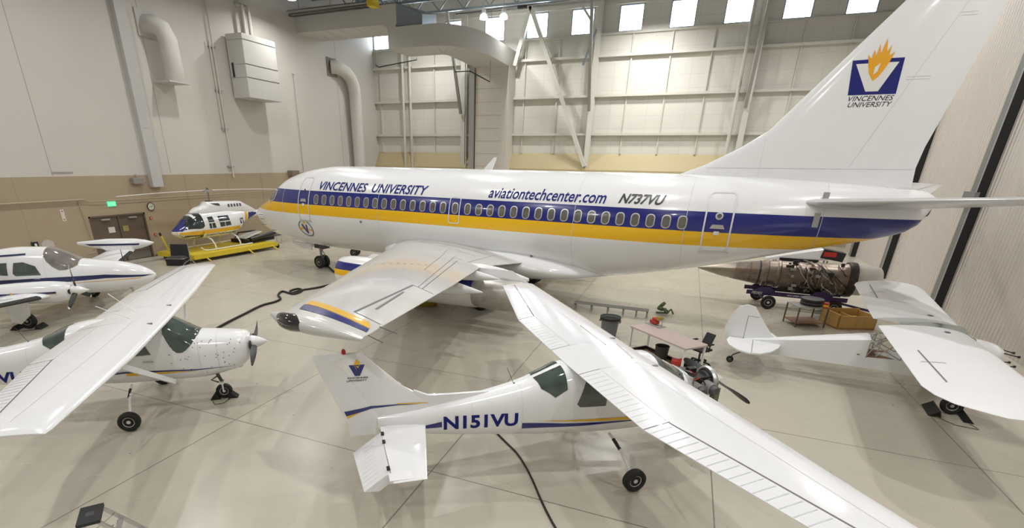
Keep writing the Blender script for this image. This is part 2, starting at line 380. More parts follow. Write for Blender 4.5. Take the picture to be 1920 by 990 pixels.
# brown double door
mb = MB(); mb.bb((XL-.14, 17.05, 0), (XL+.02, 17.13, 2.55), DOORB); mb.bb((XL-.14, 20.07, 0), (XL+.02, 20.15, 2.55), DOORB); mb.bb((XL-.14, 17.05, 2.47), (XL+.02, 20.15, 2.55), DOORB); mb.bb((XL-.12, 18.56, 0), (XL-.0, 18.64, 2.5), DOORB)
for y in (17.85, 19.35):
    mb.bb((XL-.12, y-.72, 0), (XL-.06, y+.70, 2.47), DOORB); mb.bb((XL-.06, y-.68, .06), (XL-.045, y+.66, .42), mat('kick plate', (.35, .33, .31), .3, .7))
    mb.bb((XL-.06, y+(.1 if y < 18 else -.6), 1.62), (XL-.05, y+(.45 if y < 18 else -.28), 1.92), LABELW if y < 18 else mat('door notice yellow', (.35, .30, .12), .6)); mb.bb((XL-.06, y-.2, 2.3), (XL+.06, y+.25, 2.38), STEEL)
    mb.bb((XL-.06, y-.55, 1.0), (XL+.02, y+.5, 1.06), STEEL)
struct(mb.build('door_1', smooth=0))
mb = MB(); mb.bb((XL, 20.2, 0), (XL+.012, YF, .1), mat('dark skirting', (.1, .09, .08))); mb.bb((XL, YN, 0), (XL+.012, 17.0, .1), mat('dark skirting', (.1, .09, .08))); struct(mb.build('baseboard_left', smooth=0))

# ================================================================== STEEL, DUCTS, WALL ITEMS
for x, lb in ((-19.6, 'cream steel column rising beside the tall rectangular duct'), (-8.3, 'cream steel column where the long diagonal brace lands'), (3.0, 'cream steel column nearest the airliner tail fin')):
    mb = MB(); mb.bb((x-.2, YF-.62, 4.9), (x+.2, YF-.57, ZC), BEAM); mb.bb((x-.2, YF-.22, 4.9), (x+.2, YF-.17, ZC), BEAM); mb.bb((x-.03, YF-.6, 4.9), (x+.03, YF-.2, ZC), BEAM); tag(mb.build('steel_column', smooth=0), lb, 'column')
    mb = MB(); mb.beam((x-.1, YF-.8, 9.45), (x-.1, YF-3.6, 16.4), .2, .22, STEEL, up=(1, 0, 0)); tag(mb.build('knee_brace', smooth=0), lb.replace('cream steel column', 'grey channel knee brace at the column').replace('rising ', '').replace('at the column where', 'at the column where'), 'brace')
for (a, b, lb) in (((-13.75, YF-.75, 16.9), (-8.35, YF-.75, 5.3), 'long cream diagonal wall brace slanting down to the right'), ((-13.75, YF-.75, 16.9), (-14.85, YF-.75, 12.9), 'long cream diagonal wall brace slanting down to the left behind the duct'), ((-10.2, YF-1.2, 17.3), (-8.3, YF-1.2, 14.9), 'short cream diagonal brace at the top of the middle column'), ((-8.3, YF-1.3, 14.9), (-9.1, YF-1.3, 12.6), 'short blue-grey brace below the joint of the middle column')):
    mb = MB(); m_ = GALV if 'blue' in lb else BEAM; w_ = .16 if 'short' in lb else .3
    mb.beam(a, b, w_, w_, m_, up=(0, 1, 0)); tag(mb.build('diagonal_brace', smooth=0), lb, 'brace')
mb = MB(); mb.bb((-21, YF-1.6, 16.9), (-6, YF-1.5, 17.02), DGREY); mb.tube([(-20, YF-1.2, 16.75), (-9.5, YF-1.2, 17.0)], .05, DGREY); mb.box((-14.3, YF-1.2, 16.8), (.7, .3, .2), BLACK); tag(mb.build('crane_rail', smooth=0), 'dark rail with a black end stop above the windows', 'rail')
# roof joists
for j, y in enumerate((43.2, 40.2, 37.2)):
    mb = MB(); mb.bb((XL, y-.08, 16.7), (XR, y+.08, 16.85), GALV); mb.bb((XL, y-.08, 17.95), (XR, y+.08, 18.1), GALV); x = XL+.2; s = 0
    while x < XR-1.2: mb.beam((x, y, 16.8 if s else 18), (x+1.1, y, 18 if s else 16.8), .08, .08, GALV, up=(0, 1, 0)); x += 1.1; s = 1-s
    tag(mb.build('roof_truss', smooth=0), ['grey open-web roof truss closest to the windows', 'second grey open-web roof truss in from the windows', 'third grey open-web roof truss in from the windows, above the duct'][j], 'truss', None)
# big duct: upper run, lower curved run, shaft
mb = MB(); mb.bb((XL, 35, 14.2), (-20.3, 37.9, 15.35), DUCT); mb.bb((-21.05, 34.97, 13.98), (-20.35, 37.93, 14.22), DUCT)
for k in range(1, 7): mb.bb((XL+1.25*k, 35, 14.19), (XL+1.25*k+.02, 37.9, 14.2), SL)
D_ = thing('air_duct', 'big beige rectangular air duct curving from the left wall to a tall shaft', 'duct'); mb.build('duct_run', D_, smooth=0)
out = [(-21.0, 35), (-17.6, 35)]; inn = [(-21.0, 37.9), (-18.2, 37.9)]
for k in range(1, 13):
    t = math.radians(90*k/12); out.append((-17.6+2.6*math.sin(t), 39.6-4.6*math.cos(t))); inn.append((-18.2+.3*math.sin(t), 38.5-.6*math.cos(t)))
out += [(-15.0, 43.8), (-15.0, 45.4)]; inn += [(-17.9, 43.8), (-17.9, 45.4)]
mb = MB(); z0, z1 = 12.75, 14.02
mb.loft([[(a[0], a[1], z0), (a[0], a[1], z1), (b[0], b[1], z1), (b[0], b[1], z0)] for a, b in zip(out, inn)], DUCT); 
for k in range(0, len(out)-1, 2):
    if k: mb.add([(*out[k], z0-.004), (out[k][0]+.04, out[k][1]+.02, z0-.004), (inn[k][0]+.04, inn[k][1]+.02, z0-.004), (*inn[k], z0-.004)], [(0, 1, 2, 3)], SL)
mb.build('duct_elbow', D_, smooth=40)
mb = MB(); mb.bb((-17.9, 43.75, 0), (-15.0, 45.4, 12.8), DUCTL)
for k in range(12): mb.bb((-17.9, 43.74, 1.2+k*1.0), (-15.6, 43.75, 1.22+k*1.0), SL)
mb.bb((-18.45, 43.6, 0), (-18.0, 44.2, 12.75), STEEL); mb.build('duct_shaft', D_, smooth=0)
mb = MB(); mb.loft([[(-20.3, 35.1, 14.1), (-20.3, 35.1, 15.4), (-20.3, 37.8, 15.4), (-20.3, 37.8, 14.1)], [(-18.6, 35.6, 14.05), (-18.6, 35.6, 14.75), (-18.6, 37.8, 15.2), (-18.6, 37.8, 14.05)]], GALV); mb.build('duct_transition', D_, smooth=0)
# radiant tube heater along the duct
T_ = thing('tube_heater', 'long dark tube heater with a yellow end box hanging above the duct', 'heater'); mb = MB()
mb.tube([(-28.2, 33.6, 15.0), (-21.2, 33.6, 15.05)], .05, DGREY); mb.tube([(-28.2, 34.1, 15.0), (-21.2, 34.1, 15.05)], .05, DGREY); mb.tube([(-28.2, 33.6, 15.0), (-28.45, 33.85, 15.0), (-28.2, 34.1, 15.0)], .05, DGREY); mb.build('heater_tube', T_)
mb = MB(); mb.prism([(33.3, 15.1), (33.5, 15.25), (34.2, 15.25), (34.4, 15.1)], -28.2, -21.6, STEEL, lambda x, y, h: (h, x, y)); mb.build('reflector', T_)
mb = MB(); mb.bb((-21.6, 33.5, 14.95), (-21.1, 34.2, 15.4), SAFE); mb.build('burner_box', T_)
for x in (-27.5, -24.8, -22): mb = MB(); mb.tube([(x, 33.85, 15.2), (x, 33.85, ZC)], .012, BLACK, 5); mb.build('hanger', T_)
for (pts, lb) in (([(-25.9, 41, 12.9), (-25.6, 41, 12.75), (-22, 41, 13.1)], 'thin black hanging bracket bar under the straight duct run'), ([(-18.7, 41, 12.5), (-18.6, 41, 12.1), (-17.3, 41, 12.1), (-15.6, 41, 11.3)], 'thin black bent bracket bar under the curved duct')):
    mb = MB(); mb.tube(pts, .04, BLACK, 6); mb.tube([pts[0], (pts[0][0], pts[0][1], 16)], .012, BLACK, 5); mb.tube([pts[-1], (pts[-1][0], pts[-1][1], 16)], .012, BLACK, 5); tag(mb.build('hanging_bracket'), lb, 'bracket')
# pipes on far wall
for x, r, z0, lb in ((-25.5, .11, 0, 'white vertical pipe on the window wall, left one of the close pair'), (-24.75, .11, 0, 'white vertical pipe on the window wall, right one of the close pair'), (2.2, .12, 0, 'cream vertical pipe left of the column near the tail fin'), (-19.2, .06, 0, 'thin pale pipe standing just left of the tall duct shaft')):
    mb = MB(); mb.tube([(x, YF-.75, z0), (x, YF-.75, ZC-1.5)], r, CREAM, 12); mb.rev([(-.15, r*1.2), (.15, r*1.2)], (x, YF-.75, 11), (0, 0, 1), CREAM, 12); mb.bb((x-.05, YF-.7, 13.3), (x+.05, YF-.1, 13.36), CREAM); tag(mb.build('vertical_pipe'), lb, 'pipe')
# left wall equipment
P_ = thing('flue_pipe', 'stained white elbow flue pipe coming out of the left wall and running down', 'pipe'); r = .5
pts = [(XL+.02, 38.9, 12.6), (XL+.35, 39.1, 12.6)]+[(XL+.35+.35*math.sin(t), 39.1+2.1*math.sin(t)*.9, 12.6-1.5*(1-math.cos(t))) for t in [math.radians(a) for a in range(12, 91, 13)]]+[(XL+.7, 41.05, 10.8), (XL+.7, 41.1, 4), (XL+.7, 41.1, 0)]
mb = MB(); mb.tube(pts, r, PIPEW, 24); mb.build('pipe_body', P_, smooth=50)
mb = MB(); mb.bb((XL, 38.3, 11.9), (XL+.05, 39.6, 13.25), mat('dark grey flashing', (.25, .23, .2), .8)); mb.build('wall_flashing', P_)  # evenly dark plate around the pipe opening in the wall
P_ = thing('exhaust_hood', 'beige wrapped exhaust hose hood hanging on the left wall above the brown doors', 'duct'); mb = MB()
mb.tube([(XL, 22.7, 12.2), (XL+.45, 22.75, 12.2), (XL+.85, 22.95, 12.0), (XL+.95, 23.1, 11.5), (XL+.95, 23.15, 9.9), (XL+.8, 23.2, 9.55)], .48, PIPEW, 20); mb.build('hood_body', P_, smooth=50)
mb = MB(); mb.bb((XL, 22.1, 11.6), (XL+.1, 23.3, 12.9), DUCT); mb.build('flange', P_); mb = MB(); mb.bb((XL, 22.4, 9.4), (XL+1.35, 23.75, 9.48), DUCT); mb.build('flange', P_)
P_ = thing('air_handler', 'large beige box air unit mounted high on the left wall', 'air handler'); mb = MB()
mb.bb((XL+.15, 28.0, 9.2), (XL+1.5, 30.9, 12.8), DUCT)
mb.build('cabinet', P_, smooth=0, bevel=.02); mb = MB()
for z in (11.1, 10.35, 12.45): mb.bb((XL+1.5, 28.02, z), (XL+1.515, 30.88, z+.03), DGREY); mb.bb((XL+.2, 27.985, z), (XL+1.5, 28.0, z+.02), SL)
mb.build('panel_gap', P_, smooth=0); mb = MB(); mb.bb((XL, 28.3, 9.4), (XL+.15, 30.6, 12.5), STEEL); mb.bb((XL+.4, 27.93, 10.4), (XL+.5, 28.0, 11.2), BPAINT); mb.build('wall_bracket', P_); mb = MB()
for y in (29.4, 29.9): mb.tube([(XL+.5, y, 12.8), (XL+.5, y, 14.6), (XL+.1, y, 14.7)], .12, CREAM, 10)
mb.build('duct_pipe', P_)
mb = MB(); mb.bb((XL, 20.85, 3.9), (XL+.32, 21.5, ZC), mat('grey white conduit cover', (.52, .52, .51), .5)); mb.bb((XL+.32, 21.0, 7), (XL+.33, 21.3, 7.02), SL); tag(mb.build('cable_trunking', smooth=0, bevel=.02), 'wide grey-white trunking running up the left wall beside the exhaust hood', 'trunking')
mb = MB(); mb.tube([(XL+.15, 26.9, 4.3), (XL+.15, 26.9, ZC)], .05, CREAM, 8); mb.tube([(XL+.15, 26.65, 7.2), (XL+.15, 26.65, 12.2)], .035, CREAM, 8)
for z in (5, 7.3, 9.5, 11.9): mb.box((XL+.1, 26.85, z), (.15, .5, .06), STEEL)
tag(mb.build('conduit'), 'pair of thin cream conduits running up the wall left of the box air unit', 'conduit')
mb = MB(); mb.tube([(XL+.06, 34.1, 4.6), (XL+.06, 34.1, 11.5)], .02, STEEL, 6); mb.box((XL+.06, 34.1, 11.5), (.1, .15, .12), CREAM); tag(mb.build('conduit'), 'single thin conduit ending in a small box right of the air unit', 'conduit')
mb = MB(); mb.bb((XL, 15.95, 4.72), (XL+.04, 16.9, 4.77), SL); tag(mb.build('ledge_strip'), 'short pale strip at the foot of the wall joint above the tan band', 'strip')
mb = MB(); mb.tube([(XL+.1, 0, 3.42), (XL+.1, 17.0, 3.42)], .045, mat('tan pipe', (.42, .35, .25), .5), 8); mb.tube([(XL+.1, 17, 3.42), (XL+.1, 17.3, 3.3), (XL+.1, 33, 3.3)], .022, mat('tan pipe', (.4, .3, .2)), 6); tag(mb.build('wall_pipe'), 'tan pipe running along the tan wall above the doors', 'pipe')
mb = MB(); mb.tube([(XL+.06, 16.75, 3.4), (XL+.06, 16.95, .6)], .02, mat('tan pipe', (.4, .3, .2)), 6); mb.tube([(XL+.06, 16.95, .75), (XL+.06, 16.5, .7)], .02, STEEL, 6); tag(mb.build('conduit'), 'thin tan conduit dropping beside the left edge of the brown doors', 'conduit')
S_ = thing('exit_sign', 'green lit EXIT sign above the brown doors', 'sign'); mb = MB(); mb.bb((XL, 18.2, 3.0), (XL+.06, 18.62, 3.24), EXITG); mb.build('sign_face', S_)
mb = MB(); decal(mb, text_bm('EXIT', 18.25, 18.57, 3.05, 3.19, 0, .02), lambda a, b: (XL+.065, a, b), LABELW, 9); mb.build('lettering', S_)
C_ = thing('wall_clock', 'round wall clock with black rim right of the brown doors', 'clock'); mb = MB(); mb.rev([(0, .22), (.06, .22), (.07, .2), (.05, .19)], (XL, 20.6, 2.83), (1, 0, 0), BPAINT, 28); mb.build('rim', C_)
mb = MB(); mb.rev([(0, .19), (.052, .19), (.053, .001)], (XL, 20.6, 2.83), (1, 0, 0), mat('clock face cream', (.6, .6, .48), .5), 28); mb.beam((XL+.06, 20.6, 2.83), (XL+.06, 20.7, 2.86), .01, .015, BPAINT); mb.beam((XL+.06, 20.6, 2.83), (XL+.06, 20.47, 2.8), .01, .01, BPAINT); mb.build('clock_face', C_)
for y, z, lb in ((20.45, 2.2, 'upper small red-fronted alarm box right of the brown doors'), (20.5, 1.25, 'lower small red-fronted alarm box right of the brown doors')):
    mb = MB(); mb.bb((XL, y-.07, z-.07), (XL+.06, y+.07, z+.07), RED); mb.bb((XL+.06, y-.03, z-.03), (XL+.07, y+.03, z+.03), LABELW); tag(mb.build('alarm_box', bevel=.01), lb, 'alarm')
mb = MB(); mb.bb((XL, 19.75, 4.1), (XL+.3, 20.4, 4.42), mat('grey enclosure', (.28, .26, .24), .5)); mb.rev([(0, .05), (.06, .04)], (XL+.15, 20.45, 4.15), (0, 1, 0), REDL, 10); mb.tube([(XL+.1, 20.1, 4.4), (XL+.1, 20.1, 4.6)], .04, STEEL); tag(mb.build('emergency_light', bevel=.02), 'grey box lamp with a red light high on the tan wall beside the trunking', 'lamp')
mb = MB(); mb.bb((XL, 32.3, 4.3), (XL+.5, 33.1, 4.7), mat('rusty grey metal', (.22, .17, .14), .6)); tag(mb.build('wall_speaker', bevel=.02), 'small rusty grey box on the wall above the airliner nose', 'box')
mb = MB(); mb.bb((XL, 14.15, 1.2), (XL+.1, 14.42, 1.62), BPAINT); mb.bb((XL+.1, 14.24, 1.3), (XL+.12, 14.34, 1.55), LABELW); tag(mb.build('wall_phone', bevel=.02), 'black wall phone left of the white patch on the tan wall', 'phone')
mb = MB(); mb.prism([(14.62, 1.2), (14.58, 1.5), (14.72, 1.62), (14.9, 1.66), (15.0, 1.6), (15.12, 1.55), (15.14, 1.3), (15.0, 1.22), (14.8, 1.2)], XL, XL+.004, mat('white filler patch', (.55, .50, .45), .8), lambda x, y, h: (h, x, y)); tag(mb.build('plaster_patch', smooth=0), 'white unpainted plaster patch on the tan wall', 'patch')
mb = MB(); mb.bb((XL, 15.82, 2.45), (XL+.01, 15.98, 3.0), LABELW); mb.bb((XL, 15.86, 2.5), (XL+.012, 15.94, 2.95), RED); mb.bb((XL, 15.87, 2.55), (XL+.014, 15.93, 2.9), LABELW); tag(mb.build('wall_sign', smooth=0), 'narrow red and white vertical sign on the tan wall left of the doors', 'sign')
# ---------------------------------------------------------------- lamps
def lamp(x, y, z, lb):
    A = thing('high_bay_lamp', lb, 'lamp', (x, y, z), 0, 'high bay lamps'); mb = MB()
    mb.rev([(0, .30), (.1, .31), (.28, .25), (.36, .14)], (0, 0, 0), (0, 0, 1), mat('prismatic lamp glass', (.8, .82, .85), .3, 0, 0, 0, 1, (.8, .9, 1), 1.6), 24); mb.build('reflector', A)
    mb = MB(); mb.rev([(.34, .1), (.42, .16), (.62, .17), (.7, .06), (.8, .05)], (0, 0, 0), (0, 0, 1), LABELW, 20); mb.tube([(0, 0, .78), (0, 0, ZC-z)], .02, STEEL, 6); mb.build('ballast', A)
    mb = MB(); mb.rev([(0.02, .001), (.02, .22), (.10, .2), (.2, .001)], (0, 0, 0), (0, 0, 1), LAMPG, 16); mb.build('bulb', A)
    ld = bpy.data.lights.new('lamp_light', 'AREA'); ld.shape = 'DISK'; ld.size = .5; ld.energy = LAMP_W; ld.color = (1, .975, .945); ld.spread = math.radians(158)
    l = bpy.data.objects.new('lamp_light', ld); COL.objects.link(l); l.parent = A; l.location = (0, 0, -.03); return A
first = None
spots = [(-16.35, 41.3, 15.5), (-14.9, 41.7, 15.5), (-4.9, 41.5, 16.0), (-3.9, 41.9, 16.0), (-25.7, 31.0, 15.05), (-22.5, 41.6, 16.0)]  # last entry: unseen lamp added to brighten the wall bay behind the duct
for y in (-3, 6, 15, 24, 32, 39): spots += [(x, y, LAMP_Z) for x in (-23, -12.5, -2.5, 7) if not (x < -12 and y > 30)]
lbs = ['glowing bell lamp hanging left of a pair before the window', 'glowing bell lamp hanging right of a pair before the window', 'glowing bell lamp at the top edge, left of the two above the middle windows', 'glowing bell lamp at the top edge, right of the two above the middle windows', 'glowing lamp at the top edge above the tube heater']
for i, s in enumerate(spots):
    if first is None: first = lamp(*s, lbs[0])
    else:
        c = copy_tree(first, s, lbs[i] if i < 5 else 'unseen added lamp behind the big air duct, brightening the wall bay there' if i == 5 else 'glowing bell lamp hanging from the roof over the airplanes, out of frame')
# ================================================================== AIRLINER
def bands(name, base, bs, rough=.22, coat=.5):
    m = mat(name, base, rough, 0, coat, 0); n = m.node_tree.nodes; L = m.node_tree.links; b = n['Principled BSDF']
    tc = n.new('ShaderNodeTexCoord'); sp = n.new('ShaderNodeSeparateXYZ'); L.new(tc.outputs['Object'], sp.inputs[0]); prev = None
    for z0, z1, c in bs:
        a = n.new('ShaderNodeMath'); a.operation = 'GREATER_THAN'; a.inputs[1].default_value = z0; L.new(sp.outputs[2], a.inputs[0])
        q = n.new('ShaderNodeMath'); q.operation = 'LESS_THAN'; q.inputs[1].default_value = z1; L.new(sp.outputs[2], q.inputs[0])
        t = n.new('ShaderNodeMath'); t.operation = 'MULTIPLY'; L.new(a.outputs[0], t.inputs[0]); L.new(q.outputs[0], t.inputs[1])
        x = n.new('ShaderNodeMix'); x.data_type = 'RGBA'; x.inputs[6].default_value = (*base, 1); x.inputs[7].default_value = (*c, 1)
        if prev: L.new(prev, x.inputs[6])
        L.new(t.outputs[0], x.inputs[0]); prev = x.outputs[2]
    L.new(prev, b.inputs['Base Color']); return m
BL = (.012, .018, .18); YL = (.86, .50, .006)
FUS = bands('airliner livery paint', (.82, .83, .84), [(3.03, 3.5, YL), (3.5, 4.13, BL)])
NAC = bands('engine cowl livery paint', (.80, .80, .80), [(1.30, 1.53, YL), (1.53, 1.80, BL)])
def airliner():
    A = thing('airliner', 'large white twin-jet airliner with blue and yellow stripes along its windows', 'airplane', (-22.0, 22.39, 0), 354.0)
    st = [(-.4, 2.8, 2.72, .05), (-.25, 2.95, 2.5, .3), (0, 3.08, 2.28, .52), (.5, 3.3, 1.95, .86), (1, 3.5, 1.74, 1.12), (1.5, 3.78, 1.6, 1.3), (2, 4.15, 1.5, 1.44), (2.5, 4.5, 1.42, 1.56), (3, 4.72, 1.36, 1.65), (4.5, 5.07, 1.26, 1.83),
          (6, 5.22, 1.23, 1.88), (9, 5.24, 1.23, 1.88), (18, 5.24, 1.23, 1.88), (19.5, 5.24, 1.35, 1.88), (21.2, 5.24, 1.68, 1.84), (23, 5.22, 2.1, 1.68), (25.9, 5.12, 2.93, 1.2), (28.05, 4.97, 3.55, .68), (28.6, 4.92, 3.8, .5), (28.85, 4.86, 4.2, .36), (28.95, 4.75, 4.45, .2)]
    B = Body(st); mb = MB(); B.mesh(mb, FUS, 72, 120)
    # frame joints
    for X in (3.4, 9.6, 18.6, 22.4, 26.2): mb.loft([[B.pt(X+d, 2*math.pi*k/72, .003) for k in range(72)] for d in (-.008, .008)], GREYLINE, cap=False)
    fus = mb.build('fuselage', A)
    P = B.side(-1, .014); P2 = B.side(-1, .020); Q = B.side(1, .008)
    for sg in (-1, 1):
        f = B.side(sg, .016)
        for i in range(33):
            if sg > 0 and i not in (0,): continue
            X = 5.9+.508*i+(.07 if i >= 15 else 0)+(.08 if i >= 16 else 0); mb = MB()
            o = rrect(X-.15, X+.15, 3.54, 3.98, .13); n = rrect(X-.115, X+.115, 3.575, 3.945, .1)
            decal(mb, frame_loops(o, n), f, ALU, .2); mb2 = MB(); decal(mb2, [n], B.side(sg, .010), PANE, .2)
            w_ = mb.build('cabin_window', A); mb2.build('window_pane', w_)
    def door(X0, X1, z0, z1, nm, sill=True):
        mb = MB(); o = rrect(X0, X1, z0, z1, .16); n = rrect(X0+.05, X1-.05, z0+.05, z1-.05, .13)
        decal(mb, frame_loops(o, n), P, mat('door edge metal', (.72, .73, .75), .4, .1), .2)
        if sill: decal(mb, [[(X0-.03, z0-.06), (X1+.03, z0-.06), (X1+.03, z0+.02), (X0-.03, z0+.02)]], B.side(-1, .02), ALU, .3)
        d = mb.build(nm, A); mb = MB(); c = (X0+X1)/2
        decal(mb, [[(c-.22, 3.62), (c+.22, 3.62), (c+.16, 3.75), (c-.16, 3.75)]], B.side(-1, .03), ALU, .3)
        decal(mb, [[(c-.08, 3.42), (c+.08, 3.42), (c+.08, 3.54), (c-.08, 3.54)]], P2, LABELW, .3)
        if X0 > 10:
            decal(mb, frame_loops([(c+.12*math.cos(t*.524), 4.02+.12*math.sin(t*.524)) for t in range(12)], [(c+.07*math.cos(t*.524), 4.02+.07*math.sin(t*.524)) for t in range(12)]), P2, ALU, .3)
            decal(mb, [[(c+.07*math.cos(t*.524), 4.02+.07*math.sin(t*.524)) for t in range(12)]], P, PANE, .3)
        else: decal(mb, [[(c-.03, 4.1), (c+.04, 4.1), (c+.04, 4.2), (c-.03, 4.2)]], P2, BPAINT, .3)
        mb.build('door_handle', d)
    door(4.65, 5.42, 2.72, 4.74, 'cabin_door'); door(22.95, 23.8, 2.82, 4.76, 'cabin_door')
    mb = MB(); decal(mb, frame_loops(rrect(13.3, 13.83, 3.15, 4.2, .12), rrect(13.34, 13.79, 3.19, 4.16, .09)), P2, mat('door edge metal', (.6, .6, .6)), .2); mb.build('emergency_exit', A)
    mb = MB(); decal(mb, text_bm('VINCENNES  UNIVERSITY', 5.95, 12.1, 4.19, 4.56, .22, .016), P, LETTER); mb.build('lettering', A)['label'] = 'blue slanted words VINCENNES UNIVERSITY'
    mb = MB(); decal(mb, text_bm('aviationtechcenter.com', 15.0, 19.65, 4.22, 4.62, .22, .012), P, LETTER); mb.build('lettering', A)['label'] = 'blue web address aviationtechcenter.com'
    mb = MB(); decal(mb, text_bm('N737VU', 20.1, 21.65, 4.26, 4.58, .35, .03), P, BPAINT); mb.build('lettering', A)['label'] = 'black registration N737VU'
    # round emblem
    mb = MB(); C = [(4.85+.48*math.cos(t*.1963), 2.32+.42*math.sin(t*.1963)) for t in range(32)]; D = [(4.85+.42*math.cos(t*.1963), 2.32+.36*math.sin(t*.1963)) for t in range(32)]
    decal(mb, frame_loops(C, D), P, mat('emblem ring', (.18, .19, .3), .4), .2)
    decal(mb, [[(4.62, 2.52), (4.76, 2.52), (4.86, 2.26), (4.93, 2.52), (5.03, 2.52), (4.9, 2.06), (4.8, 2.06)]], P2, BLUE, .2)
    decal(mb, [[(4.42, 2.34), (4.66, 2.4), (4.66, 2.26), (4.46, 2.22)], [(5.03, 2.3), (5.26, 2.3), (5.22, 2.2), (5.0, 2.2)], [(4.72, 2.55), (4.85, 2.68), (4.98, 2.55)]], P, YEL, .2)
    mb.build('emblem', A)
    # cockpit glazing
    for sg in (-1, 1):
        mb = MB(); f = B.side(sg, .022); g_ = B.side(sg, .014)
        o = [(1.72, 3.52), (1.95, 3.86), (2.15, 4.06), (2.72, 4.04), (2.76, 3.82), (2.62, 3.56), (2.1, 3.45)]; c = (2.28, 3.76); n = [(c[0]+(a-c[0])*.86, c[1]+(b-c[1])*.84) for a, b in o]
        decal(mb, frame_loops(o, n), f, mat('cockpit frame grey', (.5, .5, .48), .4), .2); decal(mb, [n], g_, GLASS, .15)
        decal(mb, [[(2.16, 3.5), (2.20, 3.5), (2.20, 4.04), (2.16, 4.02)]], f, ALU, .2); mb.build('cockpit_window', A)
        mb = MB(); decal(mb, [[(1.3, sg*.08), (1.78, sg*.08), (1.84, sg*.75), (1.46, sg*.82)]], lambda X, th: B.pt(X, th, .006), GLASS, .08)
        decal(mb, [[(1.95, sg*.55), (2.25, sg*.5), (2.3, sg*.75), (2.0, sg*.8)]], lambda X, th: B.pt(X, th, .006), mat('eyebrow glass', (.25, .28, .3), .1), .08); mb.build('windshield', A)
    # small probes
    mb = MB()
    for X, z in ((1.35, 2.75), (1.5, 2.55), (1.45, 2.25), (2.1, 2.0)):
        p = P(X, z); mb.tube([p, (p[0], p[1]-.1, p[2]), (p[0]-.22, p[1]-.1, p[2])], .014, DGREY, 6)
    mb.build('air_data_probe', A)
    for X, z in ((8.6, 2.9), (16.95, 1.75+.35)):
        mb = MB(); p = P(X, z); mb.rev([(0, .05), (.03, .045), (.035, .0)], p, (0, -1, 0), SEAM, 12); mb.build('vent_port', A)
    # wing-body fairing
    F = Body([(8.7, 1.75, 1.45, .3), (9.6, 2.15, 1.12, 1.45), (10.6, 2.35, 1.0, 1.98), (13, 2.45, .98, 2.08), (16, 2.4, .98, 2.12), (17.6, 2.2, 1.05, 2.05), (18.8, 1.95, 1.2, 1.6), (19.8, 1.6, 1.4, .5)])
    mb = MB(); F.mesh(mb, WHITE, 48, 50); mb.build('wing_root_fairing', A)
    for sg in (-1, 1):
        fm = lambda X, s, h, sg=sg: (X, sg*s, h)
        W = Foil([(1.2, 9.9, 16.85, 1.8, .135), (1.85, 10.35, 16.75, 1.87, .13), (4.6, 11.9, 16.3, 2.12, .115), (9.1, 14.45, 17.8, 2.55, .105), (14.05, 17.3, 19.35, 3.03, .095), (14.5, 17.62, 19.48, 3.06, .075)], fm, .012)
        mb = MB(); W.mesh(mb, WGREY, 6, .12)
        T = W.top(.005)
        for a, b, ww, m in [((17.52, 10.5), (18.55, 13.72), .05, SEAM), ((17.52, 10.5), (18.25, 10.75), .02, SEAM), ((18.55, 13.72), (19.25, 13.9), .02, SEAM), ((17.85, 10.6), (15.5, 4.9), .018, SEAM), ((17.7, 10.55), (15.05, 4.4), .014, SEAM),
                            ((15.05, 4.4), (15.6, 4.6), .012, SEAM), ((16.3, 8.2), (14.1, 3.3), .01, SEAM), ((16.3, 8.2), (17.1, 8.7), .01, SEAM), ((14.1, 3.3), (14.7, 3.2), .01, SEAM), ((15.6, 2.0), (15.75, 4.6), .015, SEAM), ((12.2, 2.15), (15.4, 2.4), .015, SEAM), ((12.2, 2.15), (12.2, 2.4), .02, SEAM), ((12.2, 2.4), (15.4, 3.3), .014, SEAM), ((13.6, 2.25), (13.6, 2.8), .01, SEAM), ((17.9, 11.4), (18.6, 13.2), .05, SEAM)]:
            decal(mb, [line(a, b, ww)], T, m, .3)
        for k in range(10): decal(mb, [line((14.6+.13*k, 9.0-.18*k), (14.66+.13*k, 8.96-.18*k), .05)], T, SEAM, .3)
        decal(mb, [[(17.42, 13.6), (19.1, 14.0), (19.32, 14.25), (17.55, 13.87)]], W.top(.007), YEL, .15)
        decal(mb, [[(17.55, 13.9), (19.32, 14.27), (19.4, 14.42), (17.75, 14.2)]], W.top(.007), BLUE, .15)
        mb.build('wing', A)
        # tip pod
        tp = Body([(17.3, 3.08, 3.0, .03), (17.5, 3.12, 2.92, .09), (17.8, 3.15, 2.87, .14), (18.3, 3.15, 2.88, .15), (19, 3.12, 2.94, .10), (19.5, 3.07, 3.0, .05)])
        mb = MB(); tp.mesh(mb, WGREY, 24, 30); mb.v = [(x, y*1.1+sg*(14.42+(x-17.3)*.09), z) for x, y, z in mb.v]; o = mb.build('wing_tip_fairing', A)
        mb = MB(); lp = Body([(17.5, 3.1, 2.95, .04), (17.65, 3.14, 2.88, .12), (17.9, 3.155, 2.86, .16), (18.2, 3.13, 2.9, .13)]); lp.mesh(mb, mat('dark lens', (.05, .05, .05), .1, .5, 1), 20, 14); mb.v = [(x, y*1.1+sg*(14.45+(x-17.3)*.09), z) for x, y, z in mb.v]; mb.build('light_lens', o)
        for x in (19.25, 19.3): 
            mb = MB(); mb.tube([(x+.1, sg*(14.05 if x < 19.28 else 14.45), 3.05), (x+.5, sg*(14.12 if x < 19.28 else 14.55), 3.02)], .008, DGREY, 5); mb.build('static_wick', A)
        # engine
        y = sg*4.83; mb = MB(); ax = (1, 0, 0)
        mb.rev([(.9, .40), (.25, .46), (.04, .52), (0, .56), (.06, .6), (.5, .66), (1.8, .70), (3.6, .70), (5.2, .66), (6.2, .6), (6.22, .5)], (10.1, y, 1.32), ax, NAC, 40)
